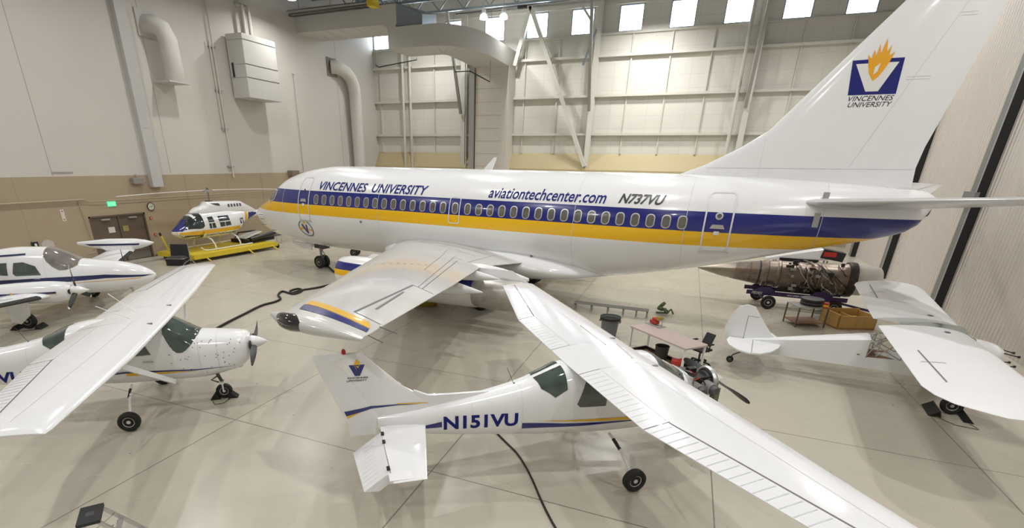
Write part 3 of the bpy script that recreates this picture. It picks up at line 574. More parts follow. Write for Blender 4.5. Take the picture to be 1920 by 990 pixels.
        n = mb.build('engine_nacelle', A); mb = MB()
        mb.rev([(0, .58), (.9, .585), (1.7, .53), (1.75, .5), (1.6, .47), (.8, .4)], (16.3, y, 1.32), ax, mat('stained exhaust metal', (.50, .48, .45), .4, .7, 0, .4, 4), 40)
        mb.rev([(0, .38), (.9, .3), (1.9, .02)], (16.5, y, 1.32), ax, DGREY, 20); mb.build('exhaust_nozzle', n)
        mb = MB(); mb.rev([(0, .44), (.02, .1), (-.25, .02)], (10.9, y, 1.32), ax, DGREY, 24); mb.build('engine_fan', n)
        pl = Foil([(1.7, 10.9, 18.4, 0, .05), (2.15, 11.6, 17.6, 0, .05)], lambda X, s, h, y=y: (X, y+h*1.4, s), 0)
        mb = MB(); pl.mesh(mb, WHITE, 1, 0); py = mb.build('engine_pylon', A); tb = Body([(15.2, 2.1, 1.6, .12), (16.2, 2.22, 1.62, .24), (17.0, 2.16, 1.72, .18), (18.1, 1.92, 1.8, .03)])
        mb = MB(); tb.mesh(mb, WHITE, 20, 20); mb.v = [(a, b+y-sg*.25, c) for a, b, c in mb.v]; mb.build('pylon_fairing', py)
        for X0, X1, yy_, zz in ((15.6, 17.85, 7.5, 2.02), (15.0, 17.45, 5.55, 2.0)):
            fb = Body([(X0-.5, zz+.12, zz, .03), (X0, zz+.25, zz-.18, .15), (X0+.9, zz+.26, zz-.2, .17), (X1-.6, zz+.14, zz-.12, .12), (X1, zz+.02, zz-.02, .01)])
            mb = MB(); fb.mesh(mb, WHITE, 18, 20); mb.v = [(a, b+sg*yy_, c) for a, b, c in mb.v]; mb.build('flap_track_fairing', A)
        # stabilizer
        H = Foil([(.5, 25.2, 28.6, 4.45, .1), (5.45, 29.0, 30.3, 4.98, .09)], fm, 0)
        mb = MB(); H.mesh(mb, mat('worn bright metal skin', (.60, .60, .60), .3, .35, 0, .05), 4, .1); T = H.top(.004); decal(mb, [line((27.9, 1.0), (30.05, 5.3), .02)], T, SEAM, .3); mb.build('horizontal_stabilizer', A)
        for z0 in (4.02, 4.62): mb = MB(); p = B.side(sg, .02)(26.05, z0); mb.box((26.05 if z0 < 4.5 else 26.15, p[1], z0), (.16, .03, .42), STEEL); mb.build('stabilizer_jack_plate', A)
        # main gear
        G = (15.4, sg*2.6)
        mb = MB(); mb.tube([(15.4, sg*2.55, 1.6), (15.4, sg*2.6, .5)], .11, DGREY); mb.tube([(15.4, sg*2.25, .5), (15.4, sg*2.95, .5)], .07, DGREY); mb.tube([(15.4, sg*2.6, .9), (15.3, sg*1.2, 1.3)], .06, DGREY); mb.build('main_gear_strut', A)
        for d in (-.3, .3): wheel(A, (15.4, sg*2.6+d, .5), .5, .33)
        mb = MB(); mb.box((15.4, sg*1.0, 1.02), (1.2, 1.4, .1), BLACK); mb.build('wheel_well', A)
    # fin
    FN = Foil([(5.0, 21.2, 28.3, 0, .055), (5.55, 22.55, 28.25, 0, .07), (6.1, 23.55, 28.3, 0, .08), (6.6, 24.25, 28.4, 0, .085), (11.28, 28.05, 29.35, 0, .09)], lambda X, s, h: (X, h, s), 0)
    mb = MB(); FN.mesh(mb, WHITE, 3, .1)
    T = lambda o: (lambda X, s: (X, -FN.h(X, s)-o, s))
    for a, b, ww in [((26.6, 5.5), (28.55, 10.6), .012), ((22.6, 5.45), (28.2, 5.5), .012), ((27.35, 7.85), (27.9, 7.85), .01), ((27.35, 7.92), (27.9, 7.92), .01), ((24.2, 5.2), (24.2, 6.4), .008), ((28.1, 9.3), (28.45, 9.3), .01), ((28.1, 9.37), (28.45, 9.37), .01)]: decal(mb, [line(a, b, ww)], T(.004), GREYLINE, .3)
    mb.build('vertical_fin', A)
    mb = MB(); L = [(26.0, 7.55), (27.05, 7.55), (27.18, 8.41), (26.05, 8.41)]
    x0, x1, z0, z1 = 26.0, 27.2, 7.5, 8.4
    decal(mb, [[(x0+.08, z0), (x1+.02, z0), (x1-.02, z1), (x0-.02, z1)]], T(.006), BLUE, .25)
    decal(mb, [[(26.08, 8.3), (26.36, 8.3), (26.62, 7.9), (26.78, 8.3), (27.08, 8.3), (26.78, 7.58), (26.48, 7.58)]], T(.010), LABELW, .25)
    fl = [(26.58, 7.84), (26.44, 8.05), (26.37, 8.28), (26.32, 8.52), (26.42, 8.40), (26.43, 8.64), (26.51, 8.46), (26.53, 8.78), (26.60, 8.50), (26.66, 8.90), (26.73, 8.55), (26.80, 8.74), (26.80, 8.46), (26.92, 8.56), (26.85, 8.3), (26.78, 8.12), (26.68, 7.94)]
    decal(mb, [fl], T(.014), ORANGE, .25); decal(mb, [[(26.55, 8.0), (26.63, 8.08), (26.66, 8.3), (26.6, 8.24), (26.55, 8.2)]], T(.018), LABELW, .3)
    mb.build('emblem', A)['label'] = 'blue square with white V and orange flame'
    mb = MB(); decal(mb, text_bm('VINCENNES', 26.12, 27.2, 7.34, 7.47, .25), T(.006), BPAINT, .3); mb.build('lettering', A); mb = MB(); decal(mb, text_bm('UNIVERSITY', 26.15, 27.2, 7.18, 7.31, .25), T(.006), BPAINT, .3); mb.build('lettering', A)['label'] = 'small dark words under the tail emblem'
    mb = MB(); mb.prism([(-.2, 0), (.22, 0), (.42, .5), (.3, .5)], -.03, .03, WHITE, lambda x, y, h: (14.1+x, h, 5.2+y)); mb.build('blade_antenna', A)
    mb = MB(); mb.tube([(28.2, 0, 4.9), (28.95, 0, 4.9)], .02, DGREY, 6)
    TC = Body([(28.2, 4.9, 3.66, .55), (28.6, 4.9, 3.8, .44), (28.92, 4.85, 4.25, .3)]); mb = MB()
    mb.rev([(0, .22), (.1, .19), (.12, .08)], (28.8, 0, 4.4), (1, 0, -.1), DGREY, 20); mb.build('tail_cone_exhaust', A)
    # nose gear
    mb = MB(); mb.tube([(4.0, 0, 1.5), (4.05, 0, .38)], .07, STEEL); mb.tube([(4.05, -.3, .35), (4.05, .3, .35)], .05, STEEL); mb.tube([(4.0, 0, .9), (4.7, 0, 1.35)], .035, STEEL); mb.tube([(4.1, 0, .45), (4.3, 0, .75), (4.1, 0, 1.0)], .025, STEEL); mb.box((4.15, 0, 1.2), (.7, .42, .25), DGREY); mb.build('nose_gear_strut', A)
    for d in (-.2, .2): wheel(A, (4.05, d, .34), .34, .2)
    for sg in (-1, 1):
        mb = MB(); mb.prism([(2.3, 1.38), (3.75, 1.3), (3.8, .98), (3.1, 1.0), (2.5, 1.15)], sg*.36, sg*.4, WHITE, lambda x, y, h: (x, h, y)); mb.build('gear_door', A)
    return A
airliner()

# ================================================================== HIGH WING SINGLES
def cessna(label, loc, rz, cowled, reg, strutmark):
    A = thing('high_wing_airplane', label, 'airplane', loc, rz)
    st = [(.32, 1.62, 1.14, .22), (.4, 1.68, 1.02, .38), (.6, 1.72, .86, .47), (1.0, 1.76, .76, .52), (1.4, 1.80, .70, .55), (1.7, 1.98, .68, .56), (2.05, 2.17, .68, .56), (2.6, 2.2, .68, .56), (3.5, 2.17, .72, .55), (3.85, 2.1, .76, .52), (4.3, 1.93, .76, .44), (4.6, 1.82, .79, .40), (5.5, 1.63, .88, .30), (6.5, 1.47, 1.0, .19), (7.25, 1.38, 1.12, .05)]
    B = Body(st, 2.7, .42); mb = MB(); B.mesh(mb, WHITE, 56, 90, x0=(.32 if cowled else 1.32)); 
    for X in ((1.38, 1.0) if cowled else (1.45,)): mb.loft([[B.pt(X+d, 2*math.pi*k/56, .003) for k in range(56)] for d in (-.005, .005)], GREYLINE, cap=False)
    for X in (4.7, 5.6): mb.loft([[B.pt(X+d, 2*math.pi*k/56, .002) for k in range(56)] for d in (-.003, .003)], GREYLINE, cap=False)
    if cowled:
        for k in range(40):
            X, z = random.uniform(.5, 2.0), random.uniform(.9, 1.7); decal(mb, [rrect(X-.012, X+.012, z-.01, z+.01, .008, 2)], B.side(1, .003), SEAM, .5)
    mb.build('fuselage', A)
    for sg in (1, -1):
        f = B.side(sg, .006); e = B.side(sg, .010)
        mb = MB(); decal(mb, [[(2.32, 1.46), (2.5, 1.95), (3.0, 1.98), (3.0, 1.44)]], f, GREENGL, .12); mb.build('side_window', A)
        mb = MB(); decal(mb, [[(3.15, 1.42), (3.12, 1.95), (3.55, 1.93), (3.72, 1.5), (3.66, 1.44)]], f, GREENGL, .12); mb.build('side_window', A)
        mb = MB()
        decal(mb, [[(2.1, 1.02), (4.7, 1.04), (4.7, 1.16), (4.0, 1.12), (2.8, 1.06)]] if not cowled else [[(.62, 1.0), (1.6, 1.03), (2.9, 1.1), (4.3, 1.04), (4.3, .98), (2.9, 1.06), (1.6, 1.0)]], f, BLUE, .15)
        decal(mb, [[(2.0, 1.09), (2.75, 1.14), (3.6, 1.18), (4.45, 1.19), (3.6, 1.14), (2.75, 1.07), (2.0, 1.04)]] if not cowled else [[(1.4, .98), (2.2, .97), (2.9, .985), (2.9, 1.06), (2.2, 1.02)]], f, YEL, .15)
        if not cowled: decal(mb, [[(6.15, 1.17), (6.44, 1.16), (6.44, 1.22), (6.15, 1.28)]], f, BLUE, .15)
        else: decal(mb, [[(4.4, .98), (4.72, .99), (4.72, 1.08), (4.4, 1.03)]], f, BLUE, .15)
        build_split(mb, 'stripe', A)
        mb = MB()
        if not cowled: decal(mb, text_bm(reg, 4.78, 6.12, 1.11, 1.37, 0, .034, flip=sg > 0), f, LETTER, .1)
        else: decal(mb, text_bm('VU', 4.83, 5.35, .98, 1.24, .12 if sg > 0 else -.12, .03, flip=sg > 0), f, LETTER, .1)
        mb.build('lettering', A)['label'] = 'blue registration letters'
        mb = MB(); p = f(2.35, 1.3); mb.tube([(2.3, p[1]+sg*.02, 1.3), (2.5, p[1]+sg*.02, 1.31)], .015, ALU, 6); mb.build('door_handle', A)
    # windshield and rear window
    def th_at(X, z):
        lo, hi = 0, math.pi/2+.3
        for _ in range(30):
            m = (lo+hi)/2
            if B.pt(X, m)[2] > z: lo = m
            else: hi = m
        return lo
    f = lambda X, th: B.pt(X, th, .008)
    def glaze(name, lows, m, gaps=()):
        xs = [a for a, _ in lows]; mb = MB(); N = 14
        rows = []
        for X, z in lows:
            t = th_at(X, z); rows.append([f(X, -t+2*t*k/N) for k in range(N+1)])
        mb.loft(rows, m, closed=False)
        return mb.build(name, A)
    glaze('windshield', [(1.37+.055*k, z) for k, z in enumerate([1.77, 1.70, 1.63, 1.57, 1.52, 1.48, 1.45, 1.45, 1.46, 1.52, 1.62, 1.75, 1.9])], GREENGL)
    for sg in (-1, 1):
        mb = MB(); decal(mb, [[(3.9, sg*.06), (4.42, sg*.06), (4.35, sg*.75), (4.12, sg*1.18), (3.9, sg*1.05)]], lambda X, th: B.pt(X, th, .008), GREENGL, .08); mb.build('rear_window', A)
    # wings
    dx = -.27 if cowled else 0
    for sg in (1, -1):
        W = Foil([(0, 2.18, 3.80, 2.12, .12), (2.6, 2.18, 3.78, 2.14, .12), ((5.5, 2.2, 3.25, 2.27, .11) if cowled else (5.35, 2.36, 3.28, 2.27, .11))], lambda X, s, h, sg=sg: (X+dx, sg*s, h), .02)
        mb = MB(); W.mesh(mb, WHITE2, 4, .12); T = W.top(.003)
        for a, b, ww, m in [((3.4, .62), (3.4, 2.55), .012, GREYLINE), ((3.78, 2.6), (3.38, 2.6), .02, SEAM), ((3.4, 2.62), (2.98, 5.25), .022, SEAM), ((3.0, 5.25), (3.28, 5.3), .01, SEAM), ((2.18, .62), (3.4, .62), .01, GREYLINE), ((2.75, .62), (2.75, 2.6), .006, GREYLINE), ((2.75, 2.6), (2.72, 5.3), .006, GREYLINE), ((3.4, .62), (3.8, .62), .015, SEAM)]: decal(mb, [line(a, b, ww)], T, m, .3)
        mb.build('wing', A)
        mb = MB()  # flat grey lines paint the shade of the aileron and flap crimps
        for k in range(17 if True else 0):
            y = 2.72+.15*k; xh = 3.4-(y-2.6)*.16+.04; xe = W.at(y)[1]-.01
            decal(mb, [line((xh, y), (xe, y), .014)], W.top(.005), GREYLINE, .5)
        for k in range(12):
            y = .75+.15*k; decal(mb, [line((3.45, y), (3.77, y), .008)], W.top(.005), GREYLINE, .5)
        mb.build('crimp_shade_lines', A)
        mb = MB(); mb.beam((2.5+dx, sg*2.62, 2.05), (1.98, sg*.54, .76), .05, .11, WHITE); mb.build('wing_strut', A)
        mb = MB(); p = T(2.4, .75); mb.box(p, (.1, .06, .012), SEAM); mb.build('fuel_cap', A)
        # main gear
        mb = MB(); mb.tube([(2.9, sg*.4, .72), (2.86, sg*.75, .6), (2.82, sg*1.05, .36), (2.8, sg*1.16, .24)], .028, WHITE, 8); mb.tube([(2.89, sg*.55, .675), (2.87, sg*.78, .585)], .033, BPAINT, 8); mb.build('main_gear_leg', A)
        wheel(A, (2.8, sg*1.26, .22), .22, .16, hubm=LABELW)
        # tail plane
        H = Foil([(.08, 6.42, 7.22, 1.22, .07), (1.72, 6.66, 7.16, 1.22, .07)], lambda X, s, h, sg=sg: (X, sg*s, h), 0); mb = MB(); H.mesh(mb, WHITE2, 1, .05); mb.build('horizontal_stabilizer', A)
        H = Foil([(.28, 0, .62, 0, .06), (1.5, 0, .50, 0, .06)], lambda X, s, h, sg=sg: (7.23-.03*(s-.1)+X*.78-h*.5, sg*s, 1.22-X*.55+h*.8), 0)
        mb = MB(); H.mesh(mb, WHITE2, 1, .03)
        for k in range(10): decal(mb, [line((.2, .4+.11*k), (.5, .4+.11*k), .01)], H.top(.003), GREYLINE, .4)  # crimp shade painted as grey lines on the elevator too
        mb.box((7.0, sg*1.63, 1.215), (.42, .2, .05), WHITE2); mb.build('elevator', A)
        mb = MB()
        for y in (.35, .62, 1.4): mb.box((7.2, sg*y, 1.245), (.05, .09, .02), BPAINT)
        mb.build('hinge', A)
    # fin, rudder
    FN = Foil([(1.3, 6.3, 7.2, 0, .07), (1.5, 6.25, 7.3, 0, .07), (1.68, 6.4, 7.4, 0, .075), (1.95, 6.8, 7.55, 0, .08), (2.56, 7.4, 7.88, 0, .08)], lambda X, s, h: (X, h, s), 0)
    mb = MB(); FN.mesh(mb, WHITE, 2, .03); mb.prism([(4.7, 1.6), (6.3, 1.3), (6.6, 1.3), (6.6, 1.84), (6.35, 1.72), (6.0, 1.7), (5.2, 1.68)], -.03, .03, WHITE, lambda x, y, h: (x, h, y)); mb.build('vertical_fin', A)
    RD = Foil([(1.06, 7.16, 7.74, 0, .05), (1.28, 7.17, 7.75, 0, .06), (2.48, 7.86, 8.2, 0, .07), (2.58, 7.5, 8.22, 0, .06)], lambda X, s, h: (X, h, s), 0)
    mb = MB(); RD.mesh(mb, WHITE, 1, .03); mb.build('rudder', A)
    if not cowled:
        for sg in (1, -1):
            T = lambda X, s, sg=sg: (X, sg*(max(FN.h(X, s) if X < FN.at(s)[1] else 0, RD.h(X, s) if X > RD.at(s)[0] else 0)+.006 if s > 1.5 or X > 7.1 else .036), s)
            mb = MB(); t = .045
            decal(mb, [[(7.8, 1.55), (7.36, 1.61), (6.9, 1.61), (6.5, 1.575), (6.9, 1.59), (7.36, 1.56), (7.77, 1.46)]], T, BLUE, .06)
            decal(mb, [[(6.9, 1.63), (6.5, 1.605), (6.2, 1.55), (6.5, 1.585), (6.9, 1.61)], [(7.77, 1.46), (7.5, 1.53), (7.75, 1.41)]], T, YEL, .06); build_split(mb, 'stripe', A)
            mb = MB(); X0, X1 = (7.66, 7.40)
            decal(mb, [[(7.66, 2.40), (7.57, 2.40), (7.53, 2.30), (7.49, 2.40), (7.40, 2.40), (7.49, 2.20), (7.57, 2.20)]], T, BLUE, .1)
            decal(mb, [[(7.53, 2.3), (7.58, 2.4), (7.56, 2.45), (7.54, 2.43), (7.53, 2.5), (7.51, 2.44), (7.48, 2.46), (7.48, 2.4)]], T, YEL, .1); mb.build('emblem', A)
            mb = MB(); decal(mb, text_bm('VINCENNES', 7.36, 7.70, 2.15, 2.18, 0, .02, flip=sg > 0), T, BPAINT, .3); mb.build('lettering', A); mb = MB(); decal(mb, text_bm('UNIVERSITY', 7.38, 7.71, 2.10, 2.13, 0, .02, flip=sg > 0), T, BPAINT, .3); mb.build('lettering', A)['label'] = 'tiny dark words under the fin emblem'
        mb = MB(); mb.rev([(0, .035), (.05, .035), (.08, .02), (.085, .0)], (7.72, 0, 2.6), (0, 0, 1), REDL, 14); mb.build('beacon_light', A)
    # antennas
    for X, y, X2, z2 in ((2.6, .35, 3.1, 2.62), (2.75, -.35, 3.25, 2.62)):
        mb = MB(); mb.tube([(X, y, 2.24), (X2, y*1.6, z2)], .008, LABELW, 6); mb.rev([(0, .03), (.03, .02)], (X, y, 2.22), (0, 0, 1), LABELW, 10); mb.build('whip_antenna', A)
    mb = MB(); mb.tube([(4.75, 0, 1.75), (4.9, 0, 2.1)], .005, BPAINT, 5); mb.rev([(0, .02), (.06, .008)], (4.75, 0, 1.74), (0, 0, 1), BPAINT, 8); mb.build('whip_antenna', A)
    # nose gear
    mb = MB(); mb.tube([(1.25, 0, .8), (1.12, 0, .4)], .04, DGREY); mb.tube([(1.12, -.09, .42), (1.12, -.09, .2)], .02, WHITE); mb.tube([(1.12, .09, .42), (1.12, .09, .2)], .02, WHITE); mb.box((1.12, 0, .43), (.08, .24, .05), WHITE); mb.tube([(1.2, 0, .6), (1.36, 0, .5), (1.2, 0, .42)], .02, DGREY); mb.build('nose_gear_strut', A)
    wheel(A, (1.12, 0, .19), .19, .13, hubm=LABELW)
    mb = MB(); mb.box((4.25, sg*.3, .86), (.22, .2, .08), WHITE); mb.build('step', A)
    cz = 1.40 if cowled else 1.45
    mb = MB(); mb.rev([(0, .004), (.1, .07), (.22, .13), (.34, .165), (.38, .165)], (-.06 if cowled else .16, 0, cz), (1, 0, 0), WHITE, 28); mb.build('spinner', A)
    if cowled:
        prop(A, (.25, 0, cz), (0, 1, -.3), .93, DGREY); prop(A, (.25, 0, cz), (0, -1, .3), .93, DGREY)
        mb = MB()
        for s2 in (-1, 1): mb.rev([(0, .11), (.02, .1)], (.30, s2*.26, 1.42), (1, 0, 0), BLACK, 16)
        decal(mb, [line((.4, 1.02), (.62, .82), .012), line((.62, .82), (1.4, .70+.06), .012)], B.side(1, .005), SEAM, .1); mb.build('cowl_inlet', A)
        for s2 in (-1, 1):
            mb = MB(); mb.prism([(.82, 0), (1.05, 0), (1.0, .18)], -.1, .1, BLACK, lambda x, y, h: (x, h, y)); mb.prism([(1.45, 0), (1.22, 0), (1.3, .2)], -.1, .1, BLACK, lambda x, y, h: (x, h, y))
            if s2 > 0: mb.tube([(1.0, .12, .02), (1.1, .35, .012), (1.3, .38, .012), (1.4, .12, .02)], .008, DGREY, 6); ch = mb
        ch = ch.build('wheel_chock'); ch.location = Vector(loc); ch.rotation_euler = (0, 0, math.radians(rz)); tag(ch, 'pair of black wheel chocks on a cord around the nose wheel', 'chock')
    else:
        prop(A, (.38, 0, cz), (0, 1, -.06), 1.0, BPAINT, wd=.085); prop(A, (.38, 0, cz), (0, -1, .06), 1.0, BPAINT, wd=.085)
        # exposed flat engine
        mb = MB(); mb.box((1.33, 0, 1.28), (.03, .98, .98), ALU)
        mb.build('firewall', A)
        mb = MB(); mb.box((.88, 0, 1.42), (.72, .32, .34), ENGD); mb.rev([(0, .14), (.12, .2), (.2, .2)], (.48, 0, cz), (1, 0, 0), DGREY, 24); mb.build('crankcase', A)
        for s2 in (-1, 1):
            for X in (.72, 1.02):
                mb = MB()
                for k in range(9): mb.rev([(0, .125), (.012, .125)], (X, s2*(.18+.026*k), 1.42), (0, s2, 0), STEEL, 20)
                mb.rev([(0, .1), (.24, .1), (.27, .1), (.32, .07)], (X, s2*.17, 1.42), (0, s2, 0), DGREY, 18)
                mb.build('cylinder_barrel', A)
        mb = MB()
        for s2 in (-1, 1):
            mb.tube([(.72, s2*.42, 1.32), (.75, s2*.36, 1.1), (.95, s2*.2, 1.0), (1.15, s2*.15, .82)], .03, ENG, 8); mb.tube([(1.02, s2*.42, 1.32), (1.05, s2*.34, 1.1), (1.1, s2*.2, 1.0)], .03, ENG, 8)
        mb.build('exhaust_pipe', A)
        mb = MB(); mb.rev([(0, .3), (.05, .31), (.1, .29), (.1, .26), (0, .26)], (.52, 0, 1.44), (1, 0, 0), ALU, 28); mb.build('flywheel_ring', A)
        mb = MB()
        for k in range(16):
            a = Vector((random.uniform(.6, 1.25), random.uniform(-.32, .34), random.uniform(1.5, 1.68))); b = a+Vector((random.uniform(-.3, .3), random.uniform(-.2, .2), random.uniform(-.3, .05))); c = b+Vector((random.uniform(-.2, .2), random.uniform(-.2, .2), random.uniform(-.3, 0)))
            mb.tube([a, b, c], .011, [BPAINT, STEEL, RED, ALU][k % 4], 6)
        for k in range(8): mb.box((random.uniform(.65, 1.25), random.uniform(-.3, .32), random.uniform(1.5, 1.66)), (random.uniform(.06, .16), random.uniform(.06, .14), random.uniform(.05, .12)), [BPAINT, ALU, DGREY, OLIVE][k % 4])
        mb.box((.95, 0, 1.12), (.45, .34, .26), OLIVE); mb.box((.62, .36, 1.3), (.12, .12, .3), OLIVE)
        mb.build('engine_accessories', A)
        mb = MB(); Z = [(x, B.pt(x, .35)[1], B.pt(x, .35)[2]) for x in (1.32, 1.25)]; mb.loft([[B.pt(X, 2*math.pi*k/56, .0) for k in range(56)] for X in (1.32, 1.27)], ALU, cap=False); mb.build('cowl_flange', A)
    return A
cessna('white high-wing airplane marked N151VU with its engine uncovered', (1.43, 10.73, 0), 36.86+180, False, 'N151VU', 1)
cessna('white high-wing airplane with closed cowling, its nose pointing at the airliner wing tip', (-8.95, 8.54, 0), 38.4+180, True, 'VU', 1)

# ================================================================== TWIN
def twin():
    A = thing('twin_engine_airplane', 'low-wing twin-propeller airplane with navy stripe and tip tanks near the brown doors', 'airplane', (-18.45, 12.75, 0), 33+180)
    B = Body([(0, 1.38, 1.28, .04), (.15, 1.5, 1.12, .2), (.5, 1.68, .98, .36), (1.2, 1.86, .82, .5), (2.0, 1.95, .72, .58), (2.4, 2.0, .7, .6), (2.8, 2.2, .7, .62), (3.3, 2.42, .7, .64), (4.2, 2.44, .72, .64), (5.3, 2.3, .8, .55), (6.5, 2.0, 1.0, .38), (8.8, 1.6, 1.3, .1)], 2.3, .45)
    mb = MB(); B.mesh(mb, WHITE, 48, 80)
    for X in (2.2, 3.35): mb.loft([[B.pt(X+d, 2*math.pi*k/48, .003) for k in range(48)] for d in (-.004, .004)], GREYLINE, cap=False)
    mb.build('fuselage', A)
    for sg in (1, -1):
        f = B.side(sg, .007); mb = MB(); decal(mb, [[(.02, 1.37), (1.5, 1.47), (3.3, 1.42), (6, 1.3), (8, 1.3), (8, 1.2), (6, 1.08), (5.05, 1.05), (3.4, 1.2), (1.5, 1.34), (.3, 1.33)]], f, NAVY, .12)
        decal(mb, [line((.4, 1.285), (2.2, 1.22), .02), line((2.2, 1.22), (3.6, 1.08), .02)], f, ORANGE, .2); decal(mb, [line((3.9, 2.24), (6.0, 2.1), .06)], f, NAVY, .2); build_split(mb, 'stripe', A)
        for q in ([(3.5, 1.52), (3.62, 1.84), (3.98, 1.98), (4.28, 1.96), (4.38, 1.58), (4.3, 1.5)], [(4.55, 1.52), (4.5, 1.96), (5.0, 1.94), (5.15, 1.55)]):
            mb = MB(); decal(mb, [q], f, GREENGL, .1); mb.build('side_window', A)
        mb = MB(); decal(mb, [line((3.55, 1.4), (3.75, 1.4), .03)], B.side(sg, .03), ALU, .3); mb.build('door_handle', A)
    rows = []; N = 16
    for X, t in ((2.35, .75), (2.5, .98), (2.7, 1.2), (2.9, 1.3), (3.1, 1.22), (3.25, 1.05), (3.35, .8)): rows.append([B.pt(X, -t+2*t*k/N, .008) for k in range(N+1)])
    mb = MB(); mb.loft(rows, mat('clear windshield', (.22, .20, .18), .06, 0, 1, .5, 3), closed=False); mb.build('windshield', A)
    for sg in (1, -1):
        W = Foil([(.3, 2.3, 4.3, .95, .13), (1.85, 2.45, 4.2, 1.08, .12), (5.3, 2.85, 4.0, 1.42, .11)], lambda X, s, h, sg=sg: (X, sg*s, h), .01)
        mb = MB(); W.mesh(mb, WHITE, 2, 0); mb.build('wing', A)
        mb = MB(); R = []
        for y in (2.6, 4.0, 5.0):
            le, te, z, t = W.at(y); R.append([W.fm(le+.12, y, W.h(le+.12, y)+.006), W.fm(le+.02, y, W.h(le+.02, y)+.01), W.fm(le-.012, y, z), W.fm(le+.02, y, W.h(le+.02, y, False)-.01), W.fm(le+.12, y, W.h(le+.12, y, False)-.006)])
        mb.loft(R, BLACK, closed=False); mb.build('deice_boot', A)
        T = Body([(2.0, 1.82, 1.78, .02), (2.3, 1.92, 1.64, .14), (2.9, 2.0, 1.5, .22), (3.8, 2.0, 1.48, .22), (4.7, 1.92, 1.6, .14), (5.25, 1.86, 1.72, .04)])
        mb = MB(); T.mesh(mb, WHITE, 28, 30); f = T.side(sg*-1, .006); decal(mb, [[(2.55, 1.8), (4.9, 1.78), (4.7, 1.7), (2.6, 1.72)]], f, NAVY, .15); decal(mb, [[(2.55, 1.8), (4.9, 1.78), (4.7, 1.7), (2.6, 1.72)]], T.side(sg, .006), NAVY, .15)
        mb.v = [(a, b+sg*5.45, c-.05) for a, b, c in mb.v]; t = mb.build('tip_tank', A)
        mb = MB(); mb.rev([(0, .04), (.08, .02)], (5.2, sg*5.45, 1.72), (1, 0, 0), AMBER, 12); mb.build('tail_light', t)
        mb = MB(); mb.prism([(2.85, 1.45), (4.0, 1.45), (4.2, 1.6), (2.9, 1.6)], 5.15, 5.35, WHITE, lambda x, y, h, sg=sg: (x, sg*h, y)); mb.build('tank_pylon', A)
        Nn = Body([(1.95, 1.42, 1.02, .2), (2.1, 1.5, .9, .32), (2.7, 1.54, .8, .36), (4.2, 1.46, .8, .34), (5.4, 1.3, 1.05, .12)], 2.3)
        mb = MB(); Nn.mesh(mb, WHITE, 32, 30); f = Nn.side(1, .006); decal(mb, [[(2.3, 1.26), (3.6, 1.22), (5, 1.2), (5, 1.12), (3.6, 1.12), (2.3, 1.2)]], f, NAVY, .12); decal(mb, [line((3.5, 1.1), (3.65, 1.24), .05)], Nn.side(1, .01), ORANGE, .3); decal(mb, [line((2.3, 1.18), (4.8, 1.08), .015)], f, ORANGE, .3)
        mb.v = [(a, b+sg*1.85, c) for a, b, c in mb.v]; n = mb.build('engine_nacelle', A)
        mb = MB()
        for d in (-.2, .2): mb.rev([(0, .09), (.03, .08)], (1.95, sg*1.85+d, 1.22), (1, 0, 0), BLACK, 14)
        mb.build('air_inlet', n)
        mb = MB(); mb.rev([(0, .004), (.15, .08), (.35, .15), (.5, .17)], (1.45, sg*1.85, 1.22), (1, 0, 0), WHITE, 28); mb.build('spinner', A)
        for a in (0, 120, 240):
            t = math.radians(a+2); prop(A, (1.85, sg*1.85, 1.22), (0, math.sin(t), math.cos(t)), .88, BPAINT, LABELW, .07)
        mb = MB(); mb.tube([(3.5, sg*1.95, 1.0), (3.45, sg*1.95, .28)], .045, STEEL); mb.tube([(3.45, sg*1.95, .5), (3.45, sg*2.12, .26)], .03, STEEL); mb.build('main_gear_strut', A)
        wheel(A, (3.45, sg*2.15, .27), .27, .18)
        mb = MB(); mb.prism([(3.15, .95), (3.85, .95), (3.8, .3), (3.55, .2), (3.2, .5)], 2.3, 2.33, WHITE, lambda x, y, h, sg=sg: (x, sg*h, y)); mb.build('gear_door', A)
    mb = MB(); mb.tube([(.95, 0, 1.0), (.9, 0, .25)], .04, ALU); mb.tube([(.95, 0, .8), (1.25, 0, .95)], .025, ALU); mb.build('nose_gear_strut', A); wheel(A, (.9, 0, .2), .2, .14)
    Fn = Foil([(1.5, 7.2, 8.7, 0, .08), (3.0, 8.2, 9.0, 0, .08)], lambda X, s, h: (X, h, s), 0); mb = MB(); Fn.mesh(mb, WHITE, 1, .03); mb.build('vertical_fin', A)
    H = Foil([(-2.3, 8.2, 9.0, 1.5, .08), (0, 7.8, 9.0, 1.5, .08), (2.3, 8.2, 9.0, 1.5, .08)], lambda X, s, h: (X, s, h), 0); mb = MB(); H.mesh(mb, WHITE, 1, .03); mb.build('horizontal_stabilizer', A)
    mb = MB(); mb.prism([(3.0, 0), (3.2, 0), (3.15, .14)], 1.9, 2.35, BLACK, lambda x, y, h: (x, h, y)); mb.prism([(3.95, 0), (3.7, 0), (3.8, .15)], 1.9, 2.35, BLACK, lambda x, y, h: (x, h, y)); mb.tube([(3.1, 2.4, .02), (3.5, 2.5, .015), (3.8, 2.4, .02)], .01, DGREY, 5)
    o = mb.build('wheel_chock'); o.location = A.location; o.rotation_euler = A.rotation_euler; tag(o, 'black wheel chocks at the main wheel of the twin airplane', 'chock')
twin()

